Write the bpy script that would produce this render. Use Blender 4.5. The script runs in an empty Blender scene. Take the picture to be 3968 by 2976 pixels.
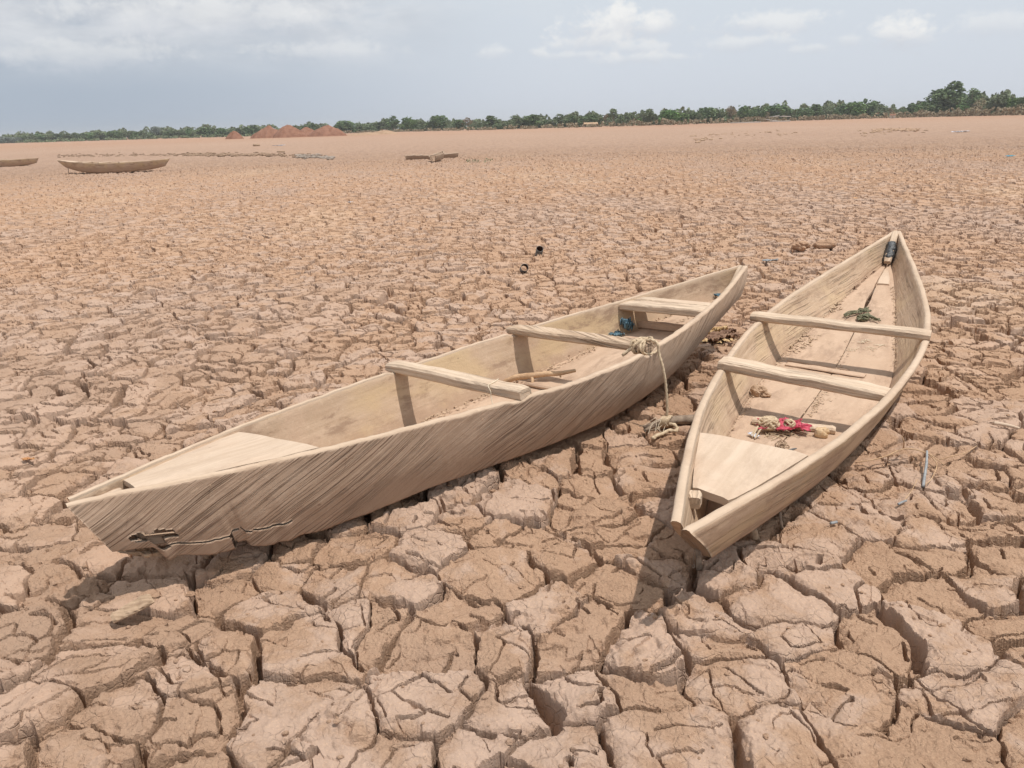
import bpy, math, random
import numpy as np
from mathutils import Vector, Matrix
random.seed(7)
rng = np.random.default_rng(11)
S = bpy.context.scene
COL = S.collection

# ------------------------------------------------------------------ camera
F_PX, PITCH, ROLL, CAM_H = 2986.3, 0.324096, 0.030633, 1.6      # measured on the 3968x2976 photograph
cam = bpy.data.cameras.new('camera')
cam.sensor_width = 36.0
cam.lens = 36.0 * F_PX / 3968.0
cam.clip_start = 0.05
cam.clip_end = 6000.0
camo = bpy.data.objects.new('camera', cam)
COL.objects.link(camo)
_m = Matrix.Rotation(math.pi / 2 - PITCH, 4, 'X') @ Matrix.Rotation(-ROLL, 4, 'Z')
camo.matrix_world = Matrix.Translation((0, 0, CAM_H)) @ _m
S.camera = camo

# ------------------------------------------------------------------ sun and exposure
SUN_OFF = (-0.32, 0.11)                      # horizontal shift of a shadow per metre of height
sdir = Vector((-SUN_OFF[0], -SUN_OFF[1], 1)).normalized()
sl = bpy.data.lights.new('sun', 'SUN')
sl.energy = 3.7
sl.angle = math.radians(0.7)
sl.color = (1.0, 0.94, 0.86)
so = bpy.data.objects.new('sun', sl)
COL.objects.link(so)
so.rotation_euler = (-sdir).to_track_quat('-Z', 'Y').to_euler()
S.view_settings.view_transform = 'Standard'
S.view_settings.look = 'None'
S.view_settings.exposure = 0.0
S.view_settings.gamma = 1.0
S.render.engine = 'CYCLES'
S.cycles.max_bounces = 6
S.cycles.diffuse_bounces = 4


class NT:
    """small helper for node trees"""
    def __init__(s, tree):
        s.t = tree; s.n = tree.nodes; s.l = tree.links
    def new(s, typ, **kw):
        n = s.n.new(typ)
        for k, v in kw.items():
            setattr(n, k, v)
        return n
    def put(s, sock, v):
        if hasattr(v, 'is_linked') or hasattr(v, 'links'):
            s.l.new(v, sock)
        elif v is not None:
            if isinstance(v, (tuple, list)) and len(v) == 3 and sock.type == 'RGBA':
                v = (*v, 1)
            sock.default_value = v
    def math(s, op, a, b=None, c=None, clamp=False):
        n = s.new('ShaderNodeMath', operation=op, use_clamp=clamp)
        for i, v in enumerate((a, b, c)):
            if v is not None: s.put(n.inputs[i], v)
        return n.outputs[0]
    def mr(s, v, a, b, c=0.0, d=1.0, smooth=False):
        n = s.new('ShaderNodeMapRange', interpolation_type='SMOOTHSTEP' if smooth else 'LINEAR')
        for i, q in enumerate((v, a, b, c, d)): s.put(n.inputs[i], q)
        return n.outputs[0]
    def mix(s, f, a, b, mode='MIX'):
        n = s.new('ShaderNodeMix', data_type='RGBA', blend_type=mode)
        s.put(n.inputs[0], f); s.put(n.inputs[6], a); s.put(n.inputs[7], b)
        return n.outputs[2]
    def mapping(s, v, loc=(0, 0, 0), rot=(0, 0, 0), scale=(1, 1, 1)):
        n = s.new('ShaderNodeMapping')
        s.put(n.inputs[0], v)
        n.inputs[1].default_value = loc; n.inputs[2].default_value = rot; n.inputs[3].default_value = scale
        return n.outputs[0]
    def noise(s, v, scale, detail=4.0, rough=0.5, dist=0.0, out=0):
        n = s.new('ShaderNodeTexNoise')
        s.put(n.inputs['Vector'], v)
        n.inputs['Scale'].default_value = scale; n.inputs['Detail'].default_value = detail
        n.inputs['Roughness'].default_value = rough; n.inputs['Distortion'].default_value = dist
        return n.outputs[out]
    def voro(s, v, scale, feature='DISTANCE_TO_EDGE'):
        n = s.new('ShaderNodeTexVoronoi', feature=feature)
        s.put(n.inputs['Vector'], v); n.inputs['Scale'].default_value = scale
        return n.outputs[0]
    def bump(s, h, strength, dist, normal=None):
        n = s.new('ShaderNodeBump')
        n.inputs['Strength'].default_value = strength
        n.inputs['Distance'].default_value = dist
        s.put(n.inputs['Height'], h)
        if normal is not None: s.l.new(normal, n.inputs['Normal'])
        return n.outputs[0]

# ------------------------------------------------------------------ sky: Nishita behind a hazy veil and clouds
W = bpy.data.worlds.new('World')
S.world = W
W.use_nodes = True
w = NT(W.node_tree)
w.n.clear()
sky = w.new('ShaderNodeTexSky', sky_type='NISHITA')
sky.sun_disc = False
sky.sun_elevation = math.asin(sdir.z)
sky.sun_rotation = math.atan2(sdir.x, sdir.y)
sky.altitude = 300
sky.air_density = 1.2
sky.dust_density = 4.0
sky.ozone_density = 1.0
tc = w.new('ShaderNodeTexCoord')
gen = tc.outputs['Generated']
sep = w.new('ShaderNodeSeparateXYZ'); w.put(sep.inputs[0], gen)
dx, dy, dz = sep.outputs
az = w.math('ARCTAN2', dx, dy)
el = w.math('ARCSINE', dz)
comb = w.new('ShaderNodeCombineXYZ'); w.put(comb.inputs[0], az); w.put(comb.inputs[1], el)
ae = comb.outputs[0]
nish = w.mix(1.0, sky.outputs[0], (0.10, 0.10, 0.10), 'MULTIPLY')
# hazy veil, a little darker and bluer to the left, paler to the right
veilL = w.mix(w.mr(el, 0.0, 0.33, smooth=True), (0.420, 0.495, 0.600), (0.660, 0.690, 0.735))
veilR = w.mix(w.mr(el, 0.0, 0.30, smooth=True), (0.680, 0.730, 0.815), (0.730, 0.795, 0.835))
veil = w.mix(w.mr(az, -0.50, 0.12, smooth=True), veilL, veilR)
base = w.mix(0.92, nish, veil)
# stretched stratus streaks
pl = w.new('ShaderNodeCombineXYZ')
den = w.math('ADD', w.math('MAXIMUM', dz, 0.0), 0.09)
w.put(pl.inputs[0], w.math('DIVIDE', dx, den)); w.put(pl.inputs[1], w.math('DIVIDE', dy, den))
n1 = w.noise(w.mapping(pl.outputs[0], scale=(0.55, 0.55, 1)), 1.0, 7, 0.55, 0.3)
n2 = w.noise(w.mapping(ae, scale=(4.5, 17, 1)), 1.0, 6, 0.58, 0.5)
n3 = w.noise(w.mapping(ae, loc=(3, 1, 0), scale=(9, 26, 1)), 1.0, 6, 0.6, 0.2)
left = w.mr(az, 0.02, -0.22, smooth=True)
bank = w.mr(w.math('ADD', w.math('MULTIPLY', n2, 0.65), w.math('MULTIPLY', n1, 0.35)), 0.30, 0.56, smooth=True)
high = w.mr(el, 0.045, 0.13, smooth=True)
c1 = w.math('MULTIPLY', w.math('MULTIPLY', bank, left), high)
c = w.mix(w.math('MULTIPLY', c1, 0.85), base, w.mix(w.mr(n3, 0.30, 0.72, smooth=True), (0.570, 0.600, 0.650), (0.800, 0.810, 0.830)))
wisp = w.math('MULTIPLY', w.mr(n3, 0.46, 0.72, smooth=True), w.mr(el, 0.02, 0.14, smooth=True))
c = w.mix(w.math('MULTIPLY', wisp, 0.22), c, (0.72, 0.75, 0.79))
dark = w.math('MULTIPLY', w.mr(n2, 0.42, 0.30, smooth=True), left)
c = w.mix(w.math('MULTIPLY', dark, 0.35), c, (0.40, 0.46, 0.55))
# separate heaps of cumulus: (azimuth, elevation, half width, half height, strength)
nz = w.noise(w.mapping(ae, scale=(26, 34, 1)), 1.0, 7, 0.62, 0.3)
nzf = w.noise(w.mapping(ae, loc=(5, 2, 0), scale=(70, 90, 1)), 1.0, 5, 0.6, 0.2)
def px_dir(x, y):
    X, Y = x - 1984.0, y - 1488.0
    cr, sr, cp, sp = math.cos(ROLL), math.sin(ROLL), math.cos(PITCH), math.sin(PITCH)
    a = X * cr - Y * sr; b = -(X * sr + Y * cr)
    return Vector((a, cp * F_PX + sp * b, -sp * F_PX + cp * b))
for (x, y, hw, hh, st) in ((2350, 110, 150, 52, 0.9), (2420, 60, 45, 45, 0.8), (2530, 95, 110, 42, 0.7), (2300, 165, 140, 28, 0.45), (2480, 185, 120, 26, 0.45),
                           (2960, 92, 170, 34, 0.6), (2900, 165, 140, 22, 0.45), (3490, 130, 85, 48, 0.85), (3560, 150, 60, 30, 0.5), (2480, 225, 150, 20, 0.5),
                           (2085, 205, 30, 16, 0.5), (1910, 205, 50, 25, 0.4), (3150, 190, 70, 18, 0.4), (3280, 160, 50, 22, 0.4), (3870, 85, 110, 35, 0.4),
                           (2230, 215, 120, 14, 0.35), (1250, 200, 260, 30, 0.35), (800, 60, 420, 55, 0.45), (350, 215, 260, 40, 0.35)):
    v = px_dir(x, y)
    a0, e0 = math.atan2(v.x, v.y), math.asin(v.normalized().z)
    sa, se = hw / F_PX * 1.1, hh / F_PX * 1.15
    q1 = w.math('DIVIDE', w.math('SUBTRACT', az, a0), sa)
    q2 = w.math('DIVIDE', w.math('SUBTRACT', el, e0), se)
    r2 = w.math('SQRT', w.math('ADD', w.math('MULTIPLY', q1, q1), w.math('MULTIPLY', q2, q2)))
    r2 = w.math('SUBTRACT', r2, w.math('MULTIPLY', w.math('SUBTRACT', nz, 0.5), 2.2))
    r2 = w.math('SUBTRACT', r2, w.math('MULTIPLY', w.math('SUBTRACT', nzf, 0.5), 1.6))
    f = w.math('MULTIPLY', w.mr(r2, 1.25, 0.35, smooth=True), st)
    shade = w.mr(w.math('ADD', q2, w.math('MULTIPLY', w.math('SUBTRACT', nz, 0.5), 2.0)), -0.9, 0.5, smooth=True)
    c = w.mix(f, c, w.mix(shade, (0.64, 0.67, 0.73), (0.90, 0.90, 0.89)))
bg = w.new('ShaderNodeBackground'); w.put(bg.inputs[0], c); bg.inputs[1].default_value = 1.0
wo = w.new('ShaderNodeOutputWorld'); w.l.new(bg.outputs[0], wo.inputs[0])

# ------------------------------------------------------------------ measuring helpers
def ray(x, y):
    return np.array(px_dir(x, y))
def at(x, y, z=0.0):
    r = ray(x, y)
    return np.array([0, 0, CAM_H]) + r * ((z - CAM_H) / r[2])

# ------------------------------------------------------------------ object helpers
def tag(o, label=None, cat=None, group=None, kind=None):
    if label: o['label'] = label
    if cat: o['category'] = cat
    if group: o['group'] = group
    if kind: o['kind'] = kind
    return o
def empty(name, loc=(0, 0, 0), rot=None):
    o = bpy.data.objects.new(name, None)
    o.empty_display_size = 0.2
    COL.objects.link(o)
    o.location = loc
    if rot is not None: o.rotation_euler = rot
    return o
def mesh(name, verts, faces, mat, parent=None, smooth=False, uv=None, loc=None):
    me = bpy.data.meshes.new(name)
    me.from_pydata([tuple(map(float, v)) for v in verts], [], [tuple(int(i) for i in f) for f in faces])
    me.materials.append(mat)
    if smooth: me.polygons.foreach_set('use_smooth', [True] * len(me.polygons))
    if uv is not None:
        l = me.uv_layers.new(name='UVMap')
        idx = np.empty(len(me.loops), dtype=np.int32); me.loops.foreach_get('vertex_index', idx)
        l.data.foreach_set('uv', np.asarray(uv, dtype=np.float32)[idx].ravel())
    me.update()
    o = bpy.data.objects.new(name, me)
    COL.objects.link(o)
    if parent is not None: o.parent = parent
    if loc is not None: o.location = loc
    return o
def recenter(o, p):
    """move a top-level mesh's origin to p without moving the mesh"""
    p = Vector(p)
    o.data.transform(Matrix.Translation(-p)); o.location = p
    return o
def quads_mesh(name, V, mat, parent=None, loc=None):
    """V: (n,4,3) array of quads"""
    n = len(V)
    me = bpy.data.meshes.new(name)
    me.vertices.add(n * 4); me.vertices.foreach_set('co', V.astype(np.float32).ravel())
    me.loops.add(n * 4); me.loops.foreach_set('vertex_index', np.arange(n * 4, dtype=np.int32))
    me.polygons.add(n); me.polygons.foreach_set('loop_start', np.arange(0, n * 4, 4, dtype=np.int32))
    me.materials.append(mat); me.update(calc_edges=True)
    o = bpy.data.objects.new(name, me); COL.objects.link(o)
    if parent is not None: o.parent = parent
    if loc is not None: o.location = loc
    return o

# ------------------------------------------------------------------ vectorised noise
def h2(ix, iy, s):
    n = (ix.astype(np.uint32) * np.uint32(374761393)) + (iy.astype(np.uint32) * np.uint32(668265263)) + np.uint32((s * 1442695041) & 0xffffffff)
    n = (n ^ (n >> np.uint32(13))) * np.uint32(1274126177)
    n = (n ^ (n >> np.uint32(16))) * np.uint32(2246822519)
    n ^= n >> np.uint32(15)
    return (n & np.uint32(0xffffff)).astype(np.float32) / np.float32(16777216.0)
def vn(x, y, s):
    ix = np.floor(x).astype(np.int32); iy = np.floor(y).astype(np.int32)
    fx = (x - ix).astype(np.float32); fy = (y - iy).astype(np.float32)
    fx = fx * fx * fx * (fx * (fx * 6 - 15) + 10); fy = fy * fy * fy * (fy * (fy * 6 - 15) + 10)
    a = h2(ix, iy, s); b = h2(ix + 1, iy, s); c_ = h2(ix, iy + 1, s); d = h2(ix + 1, iy + 1, s)
    return a + (b - a) * fx + (c_ - a) * fy + (a - b - c_ + d) * fx * fy
def fbm(x, y, s, o=3, g=0.5):
    r = 0; a = 1.0; t = 0
    for i in range(o):
        k = 2.03 ** i
        r = r + a * vn(x * k + 17.3 * i, y * k - 9.1 * i, s + i); t += a; a *= g
    return r / t
def voronoi(x, y, s, jit=0.86):
    bx = np.floor(x).astype(np.int32); by = np.floor(y).astype(np.int32)
    best = np.full(x.shape, 1e9, np.float32); cx = np.zeros(x.shape, np.float32); cy = cx.copy(); ci = bx.copy(); cj = by.copy()
    P = {}
    for i in (-1, 0, 1):
        for j in (-1, 0, 1):
            qx = bx + i; qy = by + j
            px = qx + 0.5 + (h2(qx, qy, s) - 0.5) * jit; py = qy + 0.5 + (h2(qx, qy, s + 7) - 0.5) * jit
            rx = (px - x).astype(np.float32); ry = (py - y).astype(np.float32)
            d = rx * rx + ry * ry
            m = d < best
            best = np.where(m, d, best); cx = np.where(m, rx, cx); cy = np.where(m, ry, cy); ci = np.where(m, qx, ci); cj = np.where(m, qy, cj)
            P[i, j] = (rx, ry, qx, qy)
    ed = np.full(x.shape, 1e9, np.float32); eh = np.zeros(x.shape, np.float32)
    idh = h2(ci, cj, s + 3)
    for (i, j), (rx, ry, qx, qy) in P.items():
        vx = rx - cx; vy = ry - cy
        l = np.sqrt(vx * vx + vy * vy)
        ok = l > 1e-4
        d = np.where(ok, ((rx + cx) * vx + (ry + cy) * vy) * 0.5 / np.maximum(l, 1e-4), 1e9)
        o = h2(qx, qy, s + 3)
        m = d < ed
        ed = np.where(m, d, ed)
        eh = np.where(m, (idh * 7.13 + o * 7.13 + idh * o * 31.7) % 1.0, eh)
    return ed, eh, idh, h2(ci, cj, s + 5), h2(ci, cj, s + 9), -cx, -cy
def sstep(a, b, v):
    t = np.clip((v - a) / (b - a), 0, 1)
    return t * t * (3 - 2 * t)

# ------------------------------------------------------------------ boats: measured shape of the two near ones
KN = np.linspace(0, 1, 7)
def spline(yk, x):
    n = len(KN); h = np.diff(KN); A = np.zeros((n, n)); r = np.zeros(n); A[0, 0] = A[-1, -1] = 1
    y = np.array(yk, float)
    for j in range(1, n - 1):
        A[j, j - 1] = h[j - 1]; A[j, j] = 2 * (h[j - 1] + h[j]); A[j, j + 1] = h[j]
        r[j] = 6 * ((y[j + 1] - y[j]) / h[j] - (y[j] - y[j - 1]) / h[j - 1])
    m = np.linalg.solve(A, r)
    x = np.asarray(x, float)
    i = np.clip(np.searchsorted(KN, x) - 1, 0, n - 2); t = x - KN[i]; hh = h[i]
    return y[i] + t * ((y[i + 1] - y[i]) / hh - hh * (2 * m[i] + m[i + 1]) / 6) + t ** 2 * m[i] / 2 + t ** 3 * (m[i + 1] - m[i]) / (6 * hh)
B1 = dict(pos=(-1.5037, 2.3622, 0.0603), ang=(0.7614, 0.0457, -0.0696), L=4.4065, b0=0.0206, b1=0.978,
          w=[0.020, 0.2776, 0.4379, 0.5232, 0.4505, 0.2734, 0.026], b=[0.020, 0.2054, 0.336, 0.4041, 0.3713, 0.2088, 0.026],
          zg=[0.3642, 0.3253, 0.2914, 0.2627, 0.2668, 0.2951, 0.3453], zb=[0.1466, 0.0156, -0.0186, -0.0395, -0.001, 0.0856, 0.1536])
B2 = dict(pos=(0.5137, 2.1535, 0.0128), ang=(1.0244, 0.0189, 0.015), L=6.1949, b0=0.0424, b1=0.9363,
          w=[0.024, 0.2875, 0.4476, 0.5001, 0.3997, 0.2249, 0.026], b=[0.022, 0.2105, 0.3287, 0.3496, 0.2619, 0.1608, 0.026],
          zg=[0.3612, 0.2949, 0.2474, 0.2408, 0.2708, 0.3211, 0.3915], zb=[0.1263, 0.0337, -0.0252, -0.0403, 0.0009, 0.0691, 0.1364])
def bmat(B):
    y, p, r = B['ang']
    return np.array(Matrix.Rotation(y, 3, 'Z') @ Matrix.Rotation(-p, 3, 'Y') @ Matrix.Rotation(r, 3, 'X'))
for B in (B1, B2): B['R'] = bmat(B)
def bloc(B, x, y, zl):
    """a photographed point lying at height zl in the boat's own frame -> boat frame"""
    o = B['R'].T @ (np.array([0, 0, CAM_H]) - np.array(B['pos'])); r = B['R'].T @ ray(x, y)
    return o + r * ((zl - o[2]) / r[2])
def bworld(B, p):
    return np.asarray(p) @ B['R'].T + np.array(B['pos'])
def bfloor(B, x, y, lift=0.0):
    """photographed point on the boat's floor -> world"""
    z = 0.0
    for _ in range(4):
        p = bloc(B, x, y, z); s = np.clip((p[0] / B['L'] - B['b0']) / (B['b1'] - B['b0']), 0, 1)
        z = float(spline(B['zb'], s)) + 0.03 + lift
    return bworld(B, bloc(B, x, y, z)), p

# ------------------------------------------------------------------ ground height
def ground_base(x, y):
    a = ((x + 0.15) * 0.72 + (y - 3.75) * 0.69); b = (-(x + 0.15) * 0.69 + (y - 3.75) * 0.72)
    g = 0.100 * np.exp(-(a / 1.75) ** 2 - (b / 1.0) ** 2)
    a = ((x - 2.0) * 0.52 + (y - 4.7) * 0.854); b = (-(x - 2.0) * 0.854 + (y - 4.7) * 0.52)
    g += 0.020 * np.exp(-(a / 2.3) ** 2 - (b / 0.8) ** 2)
    g -= 0.060 * np.exp(-((x + 1.02) / 0.42) ** 2 - ((y - 2.50) / 0.30) ** 2)
    r = np.sqrt(x * x + y * y)
    g += (fbm(x * 0.45 + 40, y * 0.45, 91, 3) - 0.5) * 0.10 * sstep(2.0, 6.0, r) * (1 - sstep(60, 140, r))
    return g
def hull_limit(x, y, z):
    for B in (B1, B2):
        P = np.stack([x - B['pos'][0], y - B['pos'][1]], -1)
        a = B['ang'][0]
        lx = P[..., 0] * math.cos(a) + P[..., 1] * math.sin(a); ly = -P[..., 0] * math.sin(a) + P[..., 1] * math.cos(a)
        m = (lx > 0) & (lx < B['L']) & (np.abs(ly) < 0.6)
        if not m.any(): continue
        s = np.clip((lx[m] / B['L'] - B['b0']) / (B['b1'] - B['b0']), 0, 1)
        bw = spline(B['b'], s) + 0.03
        R = B['R']
        zb = spline(B['zb'], s)
        zw = R[2, 0] * lx[m] + R[2, 1] * ly[m] + R[2, 2] * zb + B['pos'][2] - 0.008
        fall = np.maximum(np.abs(ly[m]) - bw, 0) * 1.6
        z[m] = np.minimum(z[m], zw + fall)
    return z
def ground_h(x, y, amp=1.0):
    """dry cracked lake bed: height and (plate tone, smoothness) at arrays x, y"""
    x = x.astype(np.float32); y = y.astype(np.float32)
    r = np.sqrt(x * x + y * y)
    wx = x + (fbm(x * 3.1, y * 3.1, 1, 2) - 0.5) * 0.17 + (fbm(x * 14, y * 14, 3, 2) - 0.5) * 0.030 + (vn(x * 55, y * 55, 5) - 0.5) * 0.006
    wy = y + (fbm(x * 3.1, y * 3.1, 11, 2) - 0.5) * 0.17 + (fbm(x * 14, y * 14, 13, 2) - 0.5) * 0.030 + (vn(x * 55, y * 55, 15) - 0.5) * 0.006
    far = sstep(3.0, 6.5, r); wide = 1 + 0.25 * sstep(3.0, 8, r) + 0.6 * sstep(8, 20, r)
    # large plates
    c1 = 0.255
    d1, e1, a1, b1, t1, ox, oy = voronoi(wx / c1, wy / (c1 * 0.86), 21)
    d1 = d1 * c1
    along = fbm(x * 7, y * 7, 31, 2)
    patch = fbm(x * 1.3 + 5, y * 1.3, 33, 2)
    wd = (0.0056 + 0.0190 * np.clip(e1, 0, 1) ** 2.2) * (0.35 + 1.35 * along) * (0.65 + 0.75 * patch) * wide
    wd = np.maximum(wd, 0.00095 * r ** 1.24 * sstep(0.12, 0.45, e1) * sstep(3.0, 6.0, r))
    prof = np.clip(1 - d1 / np.maximum(wd, 1e-4), 0, 1)
    dep = np.minimum(0.022 + wd * 3.2, 0.090) * (1 + 0.3 * far) * (0.6 + 0.8 * vn(x * 9, y * 9, 35))
    crack = dep * (1 - (1 - np.clip(prof * 1.45, 0, 1)) ** 1.9)
    # small plates within
    c2 = 0.118
    d2, e2, a2, b2, t2, ox2, oy2 = voronoi(wx / c2 + 3.7, wy / (c2 * 0.8) + 1.9, 51)
    d2 = d2 * c2
    act = np.clip((e2 - (0.46 - 0.34 * far) + (patch - 0.5) * 0.9) * 4, 0, 1) * (1 - 0.8 * sstep(9, 18, r))
    w2 = (0.0016 + 0.0055 * e2 ** 2 * (1 + 0.5 * far)) * (0.3 + 1.5 * along) * act * wide
    p2 = np.clip(1 - d2 / np.maximum(w2, 1e-4), 0, 1)
    crack = np.maximum(crack, np.minimum(w2 * 5.0, 0.040) * (1 - (1 - np.clip(p2 * 1.8, 0, 1)) ** 2))
    # plate attitude, easing to a common level at the plate's edge
    e1_ = sstep(0.0, 0.030, d1); e2_ = sstep(0.0, 0.014, d2) * act
    z = ((a1 - 0.5) * 0.024 + (b1 - 0.5) * ox * c1 * 0.25 + (t1 - 0.5) * oy * c1 * 0.25) * (0.45 + 0.55 * e1_) * (1 - 0.35 * far)
    z += e2_ * ((a2 - 0.5) * 0.014 + (b2 - 0.5) * ox2 * c2 * 0.16 + (t2 - 0.5) * oy2 * c2 * 0.16)
    z -= 0.012 * np.exp(-d1 / 0.016) * (0.4 + e1) + 0.005 * np.exp(-d2 / 0.008) * act
    # crumbling, broken edges
    rim = np.exp(-d1 / 0.030) * np.clip(wd / 0.016, 0, 1)
    z -= rim * 0.034 * sstep(0.46, 0.60, fbm(x * 19, y * 19, 61, 3)) * (1 - 0.5 * far)
    # flaked layers
    fl = fbm(x * 4.6 + 3, y * 4.6, 71, 4, 0.55) * 5.0
    z += 0.0032 * (np.floor(fl) + sstep(0.86, 1.0, fl - np.floor(fl)) - fl * 0.92) * (1 - 0.4 * far)
    # unevenness of the clay
    z += (fbm(x * 10, y * 10, 81, 3, 0.5) - 0.5) * 0.020 + ((fbm(x * 46, y * 46, 85, 2) - 0.5) * 0.0058 + (vn(x * 118, y * 118, 89) - 0.5) * 0.0026) * (1 - 0.5 * far)
    lump = sstep(0.66, 0.80, fbm(x * 3.7, y * 3.7, 87, 2)) * sstep(0.5, 0.75, fbm(x * 24, y * 24, 88, 2))
    z += lump * 0.016
    z = z - crack
    hmm = amp * (1 - 0.25 * sstep(20, 40, r)) * (1 - sstep(40, 74, r))
    z = z * hmm
    z = z + (fbm(x * 2.2, y * 2.2, 95, 3) - 0.5) * 0.03 * amp * (1 - sstep(60, 120, r))
    z = z + ground_base(x, y).astype(np.float32)
    z = hull_limit(x, y, z)
    return z, a1, (crack > 0.004)
def gz(x, y):
    """smooth support height of the ground round a point (upper quartile of a small patch)"""
    a, b = np.meshgrid(np.linspace(-0.03, 0.03, 5), np.linspace(-0.03, 0.03, 5))
    z, _, _ = ground_h((x + a).ravel(), (y + b).ravel())
    return float(np.percentile(z, 80))
def on_ground(x, y, lift=0.0):
    z = 0.0
    for _ in range(4):
        p = at(x, y, z + lift); z = gz(p[0], p[1])
    return np.array([p[0], p[1], z])

def build_ground(mat):
    def steps(a, b, f):
        out = []; r = a
        while r < b:
            out.append(r); r += f(r)
        return out
    rr = steps(0.35, 1.15, lambda r: 0.05) + steps(1.15, 60.0, lambda r: min(max(0.0045, 0.0017 * r ** 1.24), 0.15))
    rr += steps(60.0, 3500.0, lambda r: 0.5 * (r / 60.0) ** 1.9)
    rr = np.array(rr, np.float64)
    half = math.radians(46)
    ad = np.linspace(-half, half, 1440)
    ac = np.linspace(half, 2 * math.pi - half, 110)[1:-1]
    th = np.concatenate([ad, ac])
    amp = np.concatenate([np.ones(len(ad)), np.zeros(len(ac)) + 0.15])
    amp[:12] = np.linspace(0.15, 1, 12); amp[len(ad) - 12:len(ad)] = np.linspace(1, 0.15, 12)
    nc, nr = len(th), len(rr)
    V = np.zeros((nr * nc + 1, 3), np.float32); tone = np.zeros(nr * nc + 1, np.float32)
    st, ct = np.sin(th), np.cos(th)
    CH = 120
    for i in range(0, nr, CH):
        R_ = rr[i:i + CH, None]
        X = (R_ * st[None]).astype(np.float32); Y = (R_ * ct[None]).astype(np.float32)
        A = np.broadcast_to(amp[None], X.shape).ravel().astype(np.float32)
        x, y = X.ravel(), Y.ravel()
        if rr[i] < 75:
            z, t, _ = ground_h(x, y, A)
        else:
            z = ground_base(x, y); t = vn(x, y, 5)
        V[i * nc:i * nc + len(x)] = np.stack([x, y, z], -1); tone[i * nc:i * nc + len(x)] = t
    V[-1] = (0, 0, 0)
    ii = np.arange(nr - 1)[:, None] * nc; jj = np.arange(nc)[None]; j2 = (jj + 1) % nc
    Q = np.stack([ii + jj, ii + nc + jj, ii + nc + j2, ii + j2], -1).reshape(-1, 4)[:, ::-1]
    T = np.stack([np.full(nc, nr * nc), np.arange(nc), (np.arange(nc) + 1) % nc], -1)[:, ::-1]
    me = bpy.data.meshes.new('ground')
    me.vertices.add(len(V)); me.vertices.foreach_set('co', V.ravel())
    nl = Q.size + T.size
    me.loops.add(nl); me.loops.foreach_set('vertex_index', np.concatenate([Q.ravel(), T.ravel()]).astype(np.int32))
    me.polygons.add(len(Q) + len(T))
    ls = np.concatenate([np.arange(len(Q)) * 4, Q.size + np.arange(len(T)) * 3]).astype(np.int32)
    me.polygons.foreach_set('loop_start', ls)
    sm = np.zeros(len(Q) + len(T), bool); sm[np.searchsorted(rr, 45.0) * nc:] = True
    me.polygons.foreach_set('use_smooth', sm)
    me.update(calc_edges=True)
    at_ = me.attributes.new('tone', 'FLOAT', 'POINT'); at_.data.foreach_set('value', tone)
    me.materials.append(mat)
    o = bpy.data.objects.new('ground', me); COL.objects.link(o)
    tag(o, 'dry cracked pale brown clay of the empty lake bed', 'ground', kind='structure')
    return o

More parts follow.
